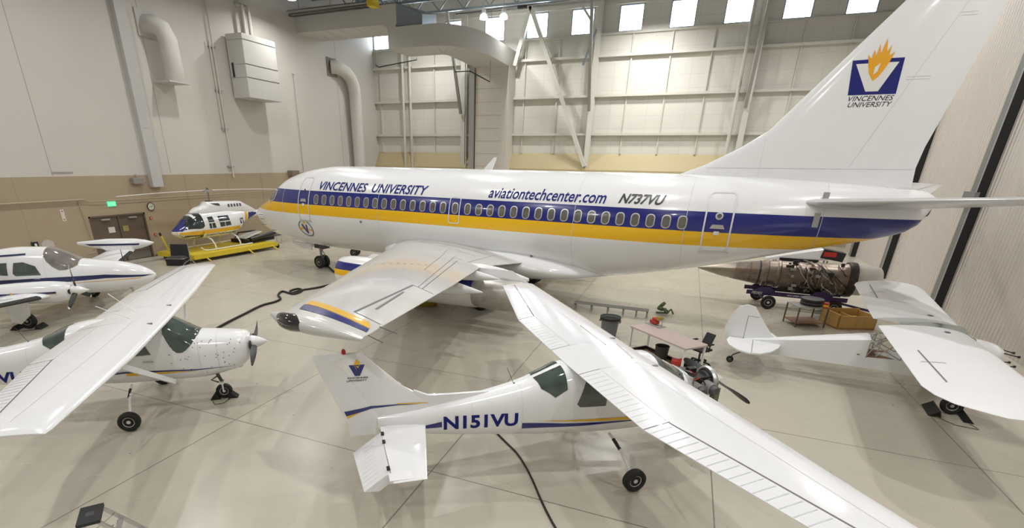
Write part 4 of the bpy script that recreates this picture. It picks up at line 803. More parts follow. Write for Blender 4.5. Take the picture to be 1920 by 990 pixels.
# ================================================================== FABRIC AIRPLANE
def cub():
    A = thing('fabric_airplane', 'white fabric-covered tail-dragger with bare tube frame exposed behind the wing', 'airplane', (8.35, 15.05, 0), 172.7)
    # box fuselage: stations X: halfwidth, ztop, zbot
    def ring(X, hw, zt, zb): return [(X, -hw, zb), (X, hw, zb), (X, hw, zt), (X, hw*.0, zt+.04), (X, -hw, zt)]
    mb = MB(); mb.loft([ring(3.3, .34, 1.40, .62), ring(4.5, .25, 1.14, .56), ring(5.6, .11, .9, .5), ring(6.2, .03, .78, .5)], FABRIC)
    mb.loft([ring(1.3, .36, .98, .62), ring(2.6, .36, .98, .62), ring(3.3, .34, .92, .62)], FABRIC); mb.build('fuselage_fabric', A, smooth=15)
    mb = MB(); r = .014
    for sg in (-1, 1):
        for a, b in [((3.3, .34, 1.33), (2.6, .36, 1.6)), ((3.3, .34, 1.33), (2.6, .36, .98)), ((2.6, .36, 1.6), (2.6, .36, .98)), ((2.6, .36, 1.6), (1.4, .36, 1.75)), ((3.3, .34, 1.33), (3.3, .34, .9)), ((3.1, .35, 1.46), (3.1, .35, .98)), ((3.1, .35, 1.46), (3.3, .34, .95)), ((1.4, .36, 1.75), (1.2, .36, 1.1)), ((3.1, .35, 1.0), (2.6, .36, 1.55))]:
            mb.tube([(a[0], sg*a[1], a[2]), (b[0], sg*b[1], b[2])], r, STEEL, 6)
    for X, z in ((2.6, 1.6), (3.1, 1.46), (3.3, 1.38), (3.1, .98), (1.4, 1.75)): mb.tube([(X, -.35, z), (X, .35, z)], r, STEEL, 6)
    for a, b in [((3.3, -.34, 1.33), (3.1, .35, 1.46)), ((3.1, -.35, 1.46), (2.6, .36, 1.6)), ((3.3, .34, 1.33), (2.8, 0, 1.52)), ((3.1, .35, 1.46), (2.2, -.36, 1.66))]: mb.tube([a, b], r, STEEL, 6)
    mb.build('tube_frame', A)
    mb = MB(); mb.box((2.9, 0, .96), (1.2, .66, .03), BROWN); mb.build('floor_board', A)
    mb = MB(); mb.loft([[(1.55, y, 1.93-.04*(y/.36)**2) for y in (-.36, -.2, 0, .2, .36)], [(2.1, y, 1.95-.04*(y/.36)**2) for y in (-.36, -.2, 0, .2, .36)], [(2.75, y, 1.82-.04*(y/.36)**2) for y in (-.36, -.2, 0, .2, .36)]], mat('greenish clear skylight', (.22, .26, .22), .15, 0, .5, .2), closed=False); mb.build('skylight', A)
    for sg in (1, -1):
        q = [(.38, 1.5, 3.28, 1.80, .12), (4.8, 1.38, 3.25, 1.86, .115), (5.2, 1.42, 3.15, 1.87, .11), (5.5, 1.58, 2.95, 1.875, .10), (5.66, 1.8, 2.65, 1.88, .09), (5.76, 2.05, 2.35, 1.88, .06)]
        W = Foil(q, lambda X, s, h, sg=sg: (X, sg*s, h), .03)
        mb = MB(); R = []; ys = [.38]
        while ys[-1] < 4.6: ys.append(ys[-1]+.07)
        ys += [4.8, 5.0, 5.2, 5.35, 5.5, 5.6, 5.7, 5.76]
        for y in ys:                                # scalloped fabric between ribs
            k = 1-.035*abs(math.sin((y-.38)/.28*math.pi/1)); R.append(W.ring(y, k))
        mb.loft(R, FABRIC); T = W.top(.004)
        decal(mb, [line((2.92, 2.6), (2.88, 4.6), .02), line((2.65, 3.45), (3.02, 3.4), .02)], W.top(.012), SEAM, .3); decal(mb, [rrect(2.0, 2.12, .75, .87, .05)], W.top(.012), SEAM, .3)
        mb.build('wing', A)
        mb = MB(); mb.beam((1.75, sg*2.6, 1.78), (1.5, sg*.36, .66), .03, .07, WHITE); mb.beam((2.55, sg*2.6, 1.76), (1.6, sg*.36, .66), .03, .06, WHITE); mb.build('wing_strut', A)
        mb = MB(); mb.tube([(1.3, sg*.36, .64), (1.45, sg*.85, .26)], .022, WHITE); mb.tube([(1.8, sg*.36, .62), (1.5, sg*.85, .26)], .022, WHITE); mb.build('main_gear_leg', A)
        wheel(A, (1.48, sg*.88, .22), .22, .16)
        # tailplane: rounded
        P = [(5.2, .04), (5.28, .5), (5.45, .95), (5.7, 1.25), (5.95, 1.32), (6.25, 1.2), (6.5, .85), (6.6, .4), (6.55, .05)]
        mb = MB(); mb.prism(P, -.022, .022, FABRIC, lambda x, y, h, sg=sg: (x, sg*y, .80-.02*(x-5.9)+h)); mb.prism(line((5.92, .05), (5.92, 1.28), .014), .023, .027, SEAM, lambda x, y, h, sg=sg: (x, sg*y, .80-.02*(x-5.9)+h)); mb.build('tailplane', A, bevel=.015)
    P = [(5.3, .86), (5.5, 1.05), (5.85, 1.5), (6.05, 1.78), (6.25, 1.83), (6.45, 1.75), (6.6, 1.5), (6.72, 1.1), (6.68, .75), (6.5, .5), (6.2, .46), (6.15, .8)]
    mb = MB(); mb.prism(P, -.02, .02, FABRIC, lambda x, y, h: (x, h, y)); mb.prism(line((6.18, .5), (6.18, 1.5), .012), .021, .024, SEAM, lambda x, y, h: (x, h, y)); mb.prism(line((6.18, 1.5), (5.9, 1.5), .01), .021, .024, SEAM, lambda x, y, h: (x, h, y)); mb.build('tail_fin', A, bevel=.015)
    mb = MB(); mb.box((5.25, .1, .84), (.12, .06, .1), BPAINT); mb.tube([(5.2, .1, .84), (5.2, .1, .7)], .015, BPAINT); mb.build('trim_pulley', A)
    mb = MB(); mb.tube([(6.0, 0, .5), (6.35, 0, .25), (6.4, 0, .12)], .02, DGREY); mb.build('tail_spring', A); wheel(A, (6.4, 0, .1), .1, .08)
    B = Body([(.75, 1.55, 1.05, .25), (.9, 1.64, .92, .36), (1.3, 1.72, .7, .38)], 2.4); mb = MB(); B.mesh(mb, WHITE, 32, 14); mb.build('boot_cowl', A)
    mb = MB()
    for y, z in ((-.2, 1.5), (.2, 1.5), (-.2, 1.15), (.2, 1.15)): mb.tube([(.76, y, z), (.5, y*.8, 1.33+(z-1.33)*.7)], .014, BPAINT, 6); mb.rev([(0, .03), (.04, .03)], (.5, y*.8, 1.33+(z-1.33)*.7), (-1, 0, 0), BPAINT, 8)
    mb.build('engine_mount', A)
    mb = MB(); mb.prism([(1.1, 0), (1.3, 0), (1.25, .16)], .6, 1.3, BLACK, lambda x, y, h: (x, h, y)); mb.prism([(1.95, 0), (1.7, 0), (1.75, .16)], .6, 1.3, BLACK, lambda x, y, h: (x, h, y)); mb.tube([(1.2, 1.35, .02), (1.1, 1.6, .012), (1.5, 1.6, .012), (1.8, 1.32, .02)], .01, OLIVE, 6)
    o = mb.build('wheel_chock'); o.location = A.location; o.rotation_euler = A.rotation_euler; tag(o, 'black wheel chocks with a looped cord under the fabric airplane wing', 'chock')
cub()

# ================================================================== HELICOPTER on its platform; local x aft (hangar +y), y starboard
def heli():
    A = thing('helicopter', 'white, blue and yellow helicopter standing on the yellow platform trailer', 'helicopter', (-26.4, 19.75, 0), 88)
    # rotation 88: local +x -> hangar +y ; camera side is local -y
    B = Body([(0, 1.62, 1.5, .08), (.2, 1.78, 1.36, .3), (.5, 1.95, 1.22, .45), (.9, 2.3, 1.14, .56), (1.3, 2.52, 1.1, .62), (1.9, 2.58, 1.08, .65), (3.4, 2.58, 1.1, .66), (4.3, 2.55, 1.3, .52), (5.0, 2.5, 1.75, .36), (5.8, 2.42, 2.0, .25), (9.2, 2.35, 2.2, .12)], 2.4, .45)
    mb = MB(); B.mesh(mb, WHITE, 48, 90); mb.build('fuselage', A)
    C = Body([(1.3, 2.6, 2.5, .1), (1.7, 2.82, 2.4, .3), (2.2, 2.95, 2.4, .38), (2.35, 3.12, 2.4, .36), (4.7, 3.05, 2.3, .34), (5.3, 2.8, 2.2, .28), (5.9, 2.5, 2.1, .2)], 3); mb = MB(); C.mesh(mb, WHITE, 32, 40)
    for sg in (-1, 1):
        for k in range(5): decal(mb, [rrect(3.7+.22*k, 3.84+.22*k, 2.74, 2.92, .02, 2)], C.side(sg, .006), DGREY, .3)
        decal(mb, [[(2.5, 3.02), (3.1, 3.0), (3.15, 2.85), (2.9, 2.9)]], C.side(sg, .02), BPAINT, .3)
    mb.build('engine_cowling', A)
    for sg in (-1, 1):
        f = B.side(sg, .007)
        for q, nm in (([(1.95, 1.66), (1.95, 2.3), (2.3, 2.32), (2.4, 1.66)], 'door_window'), ([(2.7, 1.68), (2.65, 2.3), (3.4, 2.3), (3.48, 1.72)], 'door_window')):
            mb = MB(); decal(mb, [q], f, GLASS, .12); x0, x1 = q[0][0], q[2][0]; decal(mb, [line((x0, 1.98), (x1+.05, 1.98), .05), line(((x0+x1)/2, 1.66), ((x0+x1)/2, 1.98), .04)], B.side(sg, .014), WHITE, .3); mb.build(nm, A)
        mb = MB(); decal(mb, [[(.05, 1.48), (.05, 1.58), (1.2, 1.6), (4.25, 1.62), (4.3, 1.42), (1.2, 1.36)]], f, YEL, .12)
        decal(mb, [[(4.55, 1.4), (4.75, 1.44), (5.0, 1.8), (5.15, 2.5), (4.95, 2.52), (4.8, 1.9)]], f, YEL, .12); decal(mb, [[(4.8, 1.46), (5.1, 1.8), (5.35, 2.1), (5.9, 2.2), (5.9, 2.42), (5.25, 2.5), (5.1, 1.9)]], B.side(sg, .009), BLUE, .12); build_split(mb, 'stripe', A)
        mb = MB(); decal(mb, [[(1.55, 1.22), (1.55, 1.52), (1.25, 1.35), (.2, 1.42), (.4, 1.27), (1.0, 1.16), (1.6, 1.13)]], f, GLASS, .12); mb.build('chin_window', A)
        mb = MB(); decal(mb, [[(4.3, 1.72), (4.66, 1.72), (4.6, 2.05), (4.3, 2.05)]], B.side(sg, .010), BLUE, .2); decal(mb, [[(4.34, 2.0), (4.42, 2.0), (4.48, 1.85), (4.53, 2.0), (4.6, 2.0), (4.5, 1.74), (4.44, 1.74)]], B.side(sg, .016), LABELW, .2); mb.build('emblem', A)
        mb = MB(); decal(mb, text_bm('AviationTechCenter.com', 1.7, 4.0, 1.24, 1.36, .1, .02, flip=sg > 0), f, BPAINT, .2); mb.build('lettering', A)['label'] = 'dark web address AviationTechCenter.com'
        # skid
        mb = MB(); mb.tube([(.9, sg*.95, .72), (1.1, sg*.95, .55), (1.5, sg*.95, .50), (4.6, sg*.95, .50)], .04, LABELW)
        for X in (1.9, 3.7): mb.tube([(X, sg*.3, 1.16), (X, sg*.7, 1.02), (X, sg*.9, .75), (X, sg*.95, .52)], .045, LABELW)
        mb.build('landing_skid', A)
    N = 16; rows = []
    for X, t in ((.35, 1.0), (.55, 1.3), (.8, 1.45), (1.05, 1.55), (1.3, 1.6), (1.5, 1.6), (1.65, 1.5)): rows.append([B.pt(X, -t+2*t*k/N, .008) for k in range(N+1)])
    mb = MB(); mb.loft(rows, GLASS, closed=False); mb.build('windshield', A)
    mb = MB(); R = []
    for X, t in ((.02, .8), (.15, 1.2), (.35, 1.35), (.55, 1.2), (.8, .6)): R.append([B.pt(X, -t+2*t*k/N, .012) for k in range(N+1)])
    mb.loft(R, BLUE, closed=False); mb.build('nose_panel', A)
    mb = MB(); mb.prism([(1.65, -.3), (2.2, -.3), (2.2, .3), (1.65, .3)], 2.585, 2.6, BLUE); mb.build('roof_panel', A)
    mb = MB(); mb.tube([(2.75, 0, 3.05), (2.75, 0, 3.72)], .04, STEEL); mb.tube([(2.65, -.12, 3.05), (2.68, -.15, 3.62)], .015, DGREY, 6); mb.tube([(2.85, .12, 3.05), (2.82, .15, 3.62)], .015, DGREY, 6); mb.box((2.75, 0, 3.72), (.5, .2, .1), STEEL); mb.rev([(0, .08), (.12, .05)], (2.75, 0, 3.75), (0, 0, 1), DGREY, 12); mb.box((2.7, 0, 3.1), (.3, .25, .12), DGREY); mb.build('rotor_mast', A)
    for sg in (-1, 1):
        mb = MB(); R = []
        for k in range(9):
            u = k/8; x = 2.75+sg*(.25+4.85*u); z = 3.74-.12*u*u-.0; y = -sg*.35*u; R.append([(x, y-.17, z), (x, y-.05, z+.018), (x, y+.17, z), (x, y-.05, z-.018)])
        mb.loft(R, LABELW); mb.build('rotor_blade', A)
    mb = MB(); mb.prism([(8.6, 2.3), (9.3, 2.3), (9.9, 3.4), (9.5, 3.4)], -.03, .03, BLUE, lambda x, y, h: (x, h, y)); mb.prism([(8.8, 2.2), (9.3, 2.2), (9.5, 1.5), (9.3, 1.5)], -.03, .03, BLUE, lambda x, y, h: (x, h, y)); mb.build('tail_fin', A)
heli()
CORD1 = [(-19.51, 23.8), (-18.23, 22.61), (-16.73, 21.25), (-16.02, 20.71), (-15.34, 19.94), (-14.98, 19.08), (-15.07, 18.07), (-15.43, 17.22), (-15.46, 16.66), (-15.79, 16.93), (-15.74, 17.4), (-15.34, 17.15), (-15.29, 16.54), (-16.03, 16.7), (-15.74, 16.11), (-15.21, 15.67), (-15.07, 15.17), (-15.14, 14.51), (-14.86, 13.4), (-14.6, 12.4), (-14.28, 11.42), (-13.94, 10.49)]
CORD2 = [(-3.05, 8.95), (-2.69, 8.62), (-2.39, 8.35), (-2.08, 7.96), (-1.79, 7.52), (-1.55, 7.11), (-1.34, 6.78), (-1.11, 6.45), (-0.95, 6.27)]
# ================================================================== YELLOW PLATFORM under the helicopter (world coordinates)
A = thing('platform_trailer', 'long flat yellow platform trailer carrying the helicopter', 'trailer', (-26.3, 22.7, 0), 0)
mb = MB(); mb.prism([(-1.6, -3.0), (1.35, -3.0), (1.75, 3.0), (-1.6, 3.0)], .36, .44, SAFE); mb.prism([(1.32, -3.0), (1.38, -3.0), (1.78, 3.0), (1.72, 3.0)], .2, .44, SAFE); mb.bb((-1.6, -3.04, .2), (1.38, -2.98, .44), SAFE)
mb.build('deck', A, smooth=0)
mb = MB(); mb.bb((-1.3, -2.8, .16), (1.3, -2.7, .3), BPAINT); mb.beam((1.3, -2.9, .18), (1.7, 2.9, .18), .06, .08, BPAINT); mb.bb((-1.3, 2.6, .16), (1.4, 2.75, .3), BPAINT); mb.build('under_frame', A)
mb = MB(); mb.tube([(-.2, -3.0, .4), (-.2, -3.35, .75), (-.2, -3.6, 1.55)], .05, SAFE); mb.tube([(-.2, -3.6, 1.5), (-.2, -3.63, 1.65)], .06, BPAINT); mb.build('tow_handle', A)
for x, y in ((1.3, -2.3), (1.65, .6), (1.75, 2.5)):
    mb = MB(); mb.tube([(x-.1, y, .35), (x+.35, y+.1, .02)], .04, SAFE); mb.build('outrigger', A)
for x, y in ((1.5, 3.25), (-1.3, 3.1), (-1.3, -2.8)): wheel(A, (x, y, .14), .14, .08)
mb = MB(); mb.tube([(1.7, 3.0, .4), (1.7, 3.45, .3), (1.7, 3.45, .6)], .02, STEEL); mb.tube([(1.3, 3.0, .4), (1.3, 3.45, .3), (1.3, 3.45, .6)], .02, STEEL); mb.build('hitch', A)
mb = MB(); mb.box((-.2, 2.4, .56), (1.5, 2.3, .22), BLACK); mb.tube([(.6, 1.4, .7), (.9, 3.3, .95)], .13, BPAINT); mb.box((-.3, 2.2, .85), (.9, 1.5, .04), LABELW, Matrix.Rotation(.2, 3, 'X')); mb.tube([(-.8, 1.4, .6), (-.9, 1.9, .98), (-.5, 3.0, 1.02)], .05, BLACK)
mb.v = [(a-26.1, b+23.0, c) for a, b, c in mb.v]; tag(mb.build('folded_cover', bevel=.03), 'black and white folded covers lying on the rear end of the yellow platform', 'cover')
A = thing('equipment_case', 'open black equipment case on the floor before the yellow platform', 'case', (-25.45, 19.0, 0), 25)
mb = MB(); mb.box((0, 0, .2), (.95, .6, .36), BLACK); mb.bb((-.48, -.31, .37), (.48, .31, .39), ALU); mb.build('case_body', A, bevel=.02)
mb = MB(); mb.box((0, .42, .72), (.95, .12, .68), BLACK, Matrix.Rotation(-.25, 3, 'X')); mb.build('case_lid', A, bevel=.02); mb = MB(); mb.bb((-.4, -.25, .4), (.4, .25, .47), DGREY); mb.build('foam_insert', A)
A = thing('tripod_stand', 'thin tripod stand on the floor beside the open black case', 'stand', (-24.35, 18.95, 0)); mb = MB(); mb.tube([(0, 0, .3), (0, 0, 1.3)], .02, STEEL, 8); mb.build('pole', A)
for a in (0, 120, 240):
    mb = MB(); t = math.radians(a); mb.tube([(0, 0, .4), (.25*math.cos(t), .25*math.sin(t), .28), (.5*math.cos(t), .5*math.sin(t), .02)], .014, STEEL, 6); mb.build('leg', A)

# ================================================================== JET ENGINE ON STAND, axis +x
A = thing('jet_engine', 'bare brown-metal jet engine with pointed tail cone on a purple stand', 'jet engine', (0, 24, 1.35), 0)
mb = MB(); mb.rev([(.95, .02), (1.3, .12), (1.9, .27), (2.45, .36)], (0, 0, 0), (1, 0, 0), mat('dull cone metal', (.33, .29, .24), .35, .8, 0, .3, 3), 32); mb.build('tail_cone', A)
mb = MB(); mb.rev([(2.42, .3), (2.42, .36), (3.45, .50), (3.5, .55), (3.62, .56), (3.66, .52), (3.95, .53), (4.0, .57), (4.06, .57), (4.1, .53), (5.0, .54), (5.1, .6), (5.18, .6), (5.2, .55), (5.35, .56), (5.4, .61), (5.46, .61), (5.5, .57), (6.35, .60), (6.45, .64)], (0, 0, 0), (1, 0, 0), ENG, 44)
for x in (2.6, 2.75, 2.95, 3.3): mb.rev([(x, .30+.155*(x-2.1)), (x+.07, .31+.155*(x-2.1))], (0, 0, 0), (1, 0, 0), ENGD, 40)
mb.build('engine_casing', A)
mb = MB(); mb.rev([(6.42, .6), (6.42, .68), (6.55, .7), (6.7, .68), (6.7, .5)], (0, 0, 0), (1, 0, 0), ENGD, 44); mb.build('fan_flange', A)
mb = MB(); mb.rev([(6.7, .6), (7.5, .56), (7.55, .5)], (0, 0, 0), (1, 0, 0), mat('pale inlet cover', (.55, .52, .48), .5), 40); mb.build('inlet_cover', A)
mb = MB(); rnd = random.Random(3)
for k in range(46):
    x = rnd.uniform(4.6, 6.4); t0 = rnd.uniform(-.2, 3.6); t1 = t0+rnd.uniform(.4, 1.5); r0 = rnd.uniform(.6, .67); m_ = [ENGD, STEEL, ENG, BPAINT, ALU][k % 5]
    mb.tube([(x+(rnd.uniform(-.05, .05)+.3*(i/6-.5)*(k % 3)), -r0*math.sin(t0+(t1-t0)*i/6), r0*math.cos(t0+(t1-t0)*i/6)) for i in range(7)], rnd.uniform(.008, .022), m_, 6)
for k in range(26):
    x = rnd.uniform(4.3, 6.3); t = rnd.uniform(.3, 2.8); r0 = .62; mb.box((x, -r0*math.sin(t), r0*math.cos(t)), (rnd.uniform(.06, .22), rnd.uniform(.05, .14), rnd.uniform(.05, .16)), [ENGD, STEEL, BPAINT, ENG][k % 4])
for k in range(10): x = 4.2+.09*k; mb.tube([(x, -.56*math.sin(t), .56*math.cos(t)) for t in (2.0, 2.3, 2.6)], .01, STEEL, 5)
mb.box((5.0, 0, -.55), (1.6, .5, .22), ENGD); mb.build('pipes_and_accessories', A)
A = thing('engine_stand', 'dark purple wheeled stand cradling the bare jet engine', 'stand', (0, 24, 0), 0); PUR = mat('dark purple paint', (.045, .025, .11), .4)
mb = MB()
for s_ in (-1, 1): mb.bb((3.0, s_*.5-.05, .52), (6.6, s_*.5+.05, .68), PUR)
for x in (3.6, 5.6): mb.bb((x, -.5, .5), (x+.15, .5, .62), PUR); mb.prism([(x-.35, .66), (x+.5, .66), (x+.25, .86), (x-.1, .86)], -.56, -.5, PUR, lambda a, b, h: (a, h, b)); mb.prism([(x-.35, .66), (x+.5, .66), (x+.25, .86), (x-.1, .86)], .5, .56, PUR, lambda a, b, h: (a, h, b))
mb.build('stand_frame', A, smooth=0)
mb = MB(); decal(mb, text_bm('FEDEX', 3.2, 3.6, .55, .65, .1, .02), lambda a, b: (a, -.556, b), LABELW, 9); decal(mb, text_bm('MAX SPEED 5 MPH', 4.5, 5.2, .57, .63, .1, .02), lambda a, b: (a, -.556, b), LABELW, 9); mb.build('lettering', A)
for x, y in ((3.85, -.75), (3.6, .75), (6.2, .75), (6.2, -.6)): wheel(A, (x, y, .28), .28, .16, hubm=LABELW)
mb = MB(); mb.tube([(6.3, -.3, .45), (8.6, -1.3, .2)], .045, PUR); mb.build('tow_bar', A); mb = MB(); mb.tube([(6.2, -.6, .3), (6.2, .75, .3)], .04, PUR); mb.build('axle', A); mb = MB(); mb.tube([(3.85, -.75, .28), (3.6, .75, .28)], .04, PUR); mb.build('axle', A)
A = thing('engine_cowling', 'open white cowling with a red and black engine inside, beyond the jet engine', 'cowling', (6.0, 28.2, 0), 0)
mb = MB(); mb.prism([(-2.0, 1.45), (.3, 2.02), (.5, 1.95), (.6, 1.5), (-1.9, 1.35)], -.5, .5, WHITE, lambda a, b, h: (a, h, b)); mb.build('cowl_shell', A, bevel=.05); mb = MB(); mb.box((.7, -.3, 1.75), (.9, .6, .4), BPAINT, Matrix.Rotation(.15, 3, 'Y')); mb.box((.55, -.62, 1.8), (.5, .1, .2), RED); mb.bb((-1.4, -.55, 1.35), (.2, -.5, 1.5), BPAINT); mb.build('engine_block', A)
mb = MB()
for x, y in ((-1.5, -.3), (-1.5, .3), (.6, -.3), (.6, .3)): mb.tube([(x, y, 0), (x, y, 1.45)], .04, STEEL)
mb.build('support_frame', A)
# cart with rings, can, crate
A = thing('parts_cart', 'rusty metal cart with open frame holding stacked black rings', 'cart', (4.85, 21.35, 0), 22); mb = MB(); mb.bb((-.55, -.4, .74), (.55, .4, .77), STEEL); mb.build('cart_top', A); mb = MB(); mb.bb((-.55, -.4, .15), (.55, .4, .18), BROWN); mb.build('shelf', A)
for x in (-.53, .53):
    for y in (-.38, .38): mb = MB(); mb.bb((x-.02, y-.02, 0), (x+.02, y+.02, .75), mat('rusty angle iron', (.13, .10, .08), .6)); mb.build('leg', A)
for k in range(4):
    mb = MB(); mb.rev([(0, .28), (0, .36), (.05, .37), (.06, .29)], (4.95, 21.4, .775+.063*k), (0, 0, 1), [BPAINT, DGREY][k % 2], 30); tag(mb.build('gasket_ring'), ['black engine ring at the bottom of the stack on the cart', 'grey engine ring second from the bottom of the stack on the cart', 'black engine ring second from the top of the stack on the cart', 'grey engine ring on top of the stack on the cart'][k], 'ring', 'stacked rings on the cart')
mb = MB(); mb.rev([(0, .09), (.2, .09), (.21, .07)], (5.33, 21.02, .775), (0, 0, 1), RED, 16); mb.rev([(.06, .092), (.13, .092)], (5.33, 21.02, .775), (0, 0, 1), YEL, 16); tag(mb.build('oil_can'), 'small red and yellow can beside the rings on the cart', 'can')
A = thing('wooden_crate', 'open plywood crate on the floor behind the metal cart', 'crate', (6.35, 21.9, 0), 22); mb = MB(); mb.bb((-.7, -.5, 0), (.7, .5, .05), WOOD); mb.bb((-.7, -.5, 0), (-.65, .5, .55), WOOD); mb.bb((.65, -.5, 0), (.7, .5, .5), WOOD); mb.bb((-.7, -.5, 0), (.7, -.46, .5), WOOD); mb.bb((-.7, .46, 0), (.7, .5, .55), WOOD); mb.bb((-.05, -.5, 0), (0, .5, .42), WOOD); mb.build('crate_body', A, smooth=0); mb = MB(); mb.bb((.1, -.35, .1), (.5, .3, .3), SAFE); mb.build('packing', A)
# workbench group
A = thing('work_table', 'work table with a pinkish top and thin steel legs behind the N151VU wing', 'table', (.12, 15.1, 0), -43)
mb = MB(); mb.bb((-1.12, -.42, .8), (1.12, .42, .835), TABLE); mb.bb((-1.13, -.43, .79), (1.13, .43, .8), ALU); mb.build('table_top', A, smooth=0)
for x in (-1.07, 1.07):
    for y in (-.38, .38): mb = MB(); mb.bb((x-.025, y-.025, 0), (x+.025, y+.025, .79), LABELW); mb.build('leg', A)
mb = MB(); mb.bb((-1.0, -.7, .05), (1.0, .6, .07), BROWN); mb.bb((-1.05, -.72, 0), (-1.0, .62, .16), BPAINT); mb.bb((-1.0, .58, 0), (1.0, .62, .16), BPAINT); A2 = mb.build('drip_tray', smooth=0); A2.location = (-.1, 14.7, 0); A2.rotation_euler = (0, 0, math.radians(-43)); tag(A2, 'brown floor tray with dark rim under the work table', 'tray')
mb = MB(); mb.rev([(0, .15), (.02, .17), (.42, .2), (.44, .21), (.44, .19), (.04, .15)], (.05, 15.0, .07), (0, 0, 1), mat('dark bin plastic', (.05, .05, .045), .5), 24); tag(mb.build('waste_bin'), 'small dark round bin standing under the work table', 'bin')
mb = MB(); mb.box((.5, 14.3, .235), (.3, .25, .3), RED); mb.tube([(.4, 14.2, .3), (.7, 14.45, .42)], .04, RED); mb.box((.25, 14.1, .15), (.3, .2, .12), STEEL); tag(mb.build('jack', bevel=.02), 'red floor jack at the end of the brown tray', 'jack')
A = thing('vise', 'red bench tool with a brass part on the far end of the work table', 'tool', (-.27, 15.95, .835), -43); mb = MB(); mb.box((0, 0, .01), (.6, .3, .02), STEEL); mb.build('base_plate', A); mb = MB(); mb.box((-.05, 0, .1), (.3, .14, .1), RED); mb.box((-.02, 0, .2), (.2, .12, .08), RED); mb.build('tool_body', A, bevel=.02); mb = MB(); mb.rev([(-.1, .06), (.1, .06)], (.16, 0, .26), (0, 1, 0), mat('brass', (.5, .35, .08), .35, .8), 14); mb.tube([(.26, 0, .02), (.26, 0, .3)], .012, STEEL, 6); mb.build('brass_part', A)
A = thing('office_chair', 'black office chair with armrest at the end of the work table', 'chair', (1.12, 15.3, 0), 50)
mb = MB(); mb.box((0, 0, .47), (.48, .46, .07), BLACK); mb.build('seat', A, bevel=.03); mb = MB(); mb.box((.27, 0, .76), (.05, .32, .34), BLACK, Matrix.Rotation(.45, 3, 'Y')); mb.build('backrest', A, bevel=.03); mb = MB(); mb.tube([(0, 0, .08), (0, 0, .45)], .03, DGREY); mb.tube([(0, 0, .44), (.26, 0, .44), (.32, 0, .7)], .02, DGREY); mb.build('gas_column', A)
mb = MB()
for k in range(5): t = k*1.2566; mb.beam((0, 0, .12), (.32*math.cos(t), .32*math.sin(t), .07), .05, .035, BLACK); mb.rev([(-.02, .035), (.02, .035)], (.32*math.cos(t), .32*math.sin(t), .035), (math.sin(t), -math.cos(t), 0), BLACK, 12)
mb.build('five_star_base', A)
for s_ in (-1, 1): mb = MB(); mb.tube([(0, s_*.26, .46), (0, s_*.28, .68)], .018, BLACK); mb.box((0, s_*.28, .69), (.26, .07, .03), BLACK); mb.build('armrest', A)
A = thing('trash_can', 'round grey trash can with black liner beyond the N151VU wing', 'bin', (-1.72, 16.55, 0)); mb = MB(); mb.rev([(0, .2), (.02, .24), (.62, .29), (.64, .32), (.74, .33), (.75, .31), (.66, .29)], (0, 0, 0), (0, 0, 1), mat('grey bin plastic', (.13, .135, .14), .5), 32); mb.build('can_body', A); mb = MB(); mb.rev([(.1, .2), (.6, .27), (.77, .335), (.76, .345), (.68, .338)], (0, 0, 0), (0, 0, 1), BLACK, 32); mb.build('liner', A)
for s_ in (-1, 1): mb = MB(); mb.box((s_*.33, 0, .62), (.05, .14, .07), mat('grey bin plastic', (0, 0, 0))); mb.build('handle', A, bevel=.01)
A = thing('roller_rail', 'long low steel rail frame lying on the floor beyond the trash can', 'rail', (-2.1, 19.75, 0), 0)
for s_ in (-.09, .09): mb = MB(); mb.bb((-1.45, s_-.02, .24), (1.45, s_+.02, .31), STEEL); mb.build('rail', A, smooth=0)
for x in (-1.4, -.75, -.1, .5, 1.0, 1.4): mb = MB(); mb.bb((x-.03, -.1, 0), (x+.03, -.06, .25), STEEL); mb.bb((x-.03, .06, 0), (x+.03, .1, .25), STEEL); mb.bb((x-.03, -.1, .2), (x+.03, .1, .24), STEEL); mb.build('leg', A, smooth=0)
mb = MB(); rnd = random.Random(5)
for k in range(3): mb.rev([(-.06, .02), (-.05, .13), (.05, .13), (.06, .02)], (-.25+(.0, .22, .05)[k], 20.45+(.1, .0, .25)[k], .15+(.05, 0, .18)[k]), (rnd.uniform(-1, 1), rnd.uniform(-1, 1), rnd.uniform(-.4, 1)), GREEN, 14)
mb.tube([(-.4, 20.4, .06), (0, 20.5, .06), (.15, 20.6, .2), (.25, 20.5, .05)], .04, GREEN); tag(mb.build('hose_reel', smooth=30), 'small pile of olive green parts right of the steel rail', 'parts')
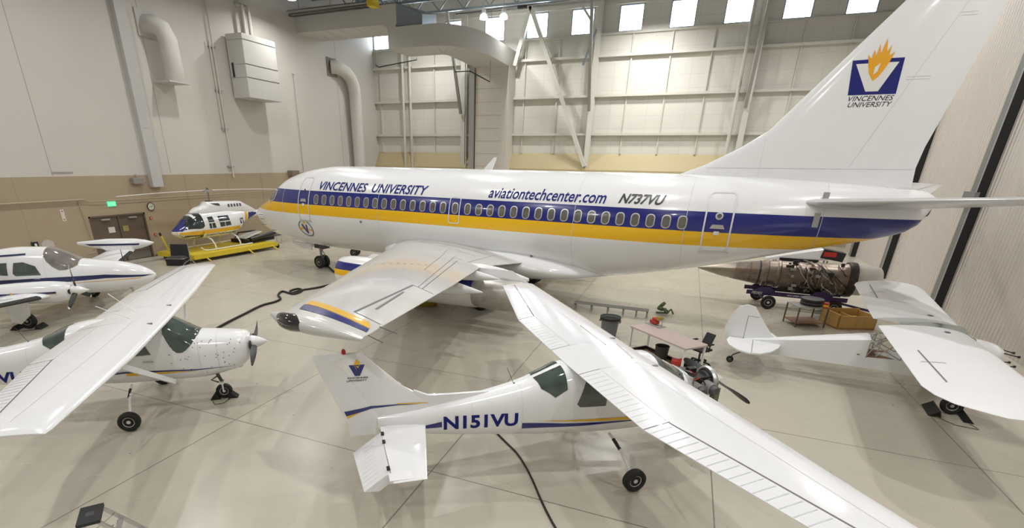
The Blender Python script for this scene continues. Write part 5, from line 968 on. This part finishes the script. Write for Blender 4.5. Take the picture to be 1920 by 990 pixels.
# step stool bottom left
A = thing('step_stool', 'step ladder with a black top tread at the bottom left', 'ladder', (-6.95, 3.07, 0), 51); mb = MB(); mb.box((0, 0, .9), (.27, .42, .05), mat('black tread rubber', (.035, .035, .037), .75)); mb.bb((-.05, -.05, .925), (.05, .05, .928), DGREY); mb.build('top_tread', A, bevel=.01)
for s_ in (-1, 1):
    mb = MB(); mb.beam((.1, s_*.17, .88), (.75, s_*.2, 0), .03, .05, ALU); mb.build('leg', A); mb = MB(); mb.beam((-.1, s_*.17, .88), (-.3, s_*.2, 0), .03, .04, ALU); mb.build('leg', A)
mb = MB(); mb.box((.27, 0, .6), (.07, .32, .03), ALU); mb.box((.47, 0, .3), (.07, .36, .03), ALU); mb.tube([(.25, -.15, .75), (-.25, -.17, .4)], .008, ALU, 5); mb.tube([(.25, .15, .75), (-.25, .17, .4)], .008, ALU, 5); mb.build('step', A)
# cords
def cord(pts, r, lb, m=BLACK):
    P3 = []; n_ = len(pts)
    for i in range(n_-1):
        p0, p1, p2, p3 = pts[max(i-1, 0)], pts[i], pts[i+1], pts[min(i+2, n_-1)]
        for k in range(6):
            t = k/6; P3.append(tuple(.5*(2*p1[j]+(p2[j]-p0[j])*t+(2*p0[j]-5*p1[j]+4*p2[j]-p3[j])*t*t+(3*p1[j]-p0[j]-3*p2[j]+p3[j])*t**3) for j in (0, 1))+(r,))
    P3.append((*pts[-1], r)); mb = MB(); mb.tube(P3, r, m, 8); return tag(mb.build('power_cord', smooth=60), lb, 'cord')
cord(CORD1, .045, 'black cord running from the airliner nose wheel, looping near its wing tip')
cord(CORD2, .02, 'black cord curling on the floor under the N151VU airplane')
mb = MB(); mb.tube([(-14.2, 20.0, .42), (-16.3, 20.95, .28)], .11, SAFE); mb.tube([(-14.2, 20, .42), (-14.2, 20, 0)], .04, SAFE); mb.rev([(-.04, .12), (.04, .12)], (-16.0, 20.8, .12), (.4, 1, 0), BLACK, 14); tag(mb.build('tow_bar'), 'yellow padded bar on the floor before the airliner engine inlet', 'tow bar')
mb = MB(); mb.rev([(0, .38), (.02, .46), (.16, .5), (.17, .47), (.05, .42), (.04, 0.001)], (-9.35, 17.75, 0), (0, 0, 1), mat('old yellow paint', (.40, .30, .02), .5, 0, 0, .4, 6), 32); tag(mb.build('drip_pan'), 'round yellow drip pan on the floor under the airliner engine', 'pan')
A = thing('wheeled_jack', 'small wheeled axle jack on the floor beneath the airliner belly', 'jack', (-18.2, 25.9, 0), 20); mb = MB(); mb.tube([(-.4, 0, .3), (.2, 0, .65), (1.5, 0, .5)], .05, mat('rusty angle iron', (0, 0, 0))); mb.tube([(-.3, -.3, .25), (-.3, .3, .25)], .04, DGREY); mb.tube([(-.1, 0, .5), (-.35, 0, .95)], .04, STEEL); mb.build('frame', A)
for s_ in (-1, 1): wheel(A, (-.3, s_*.3, .25), .25, .12)
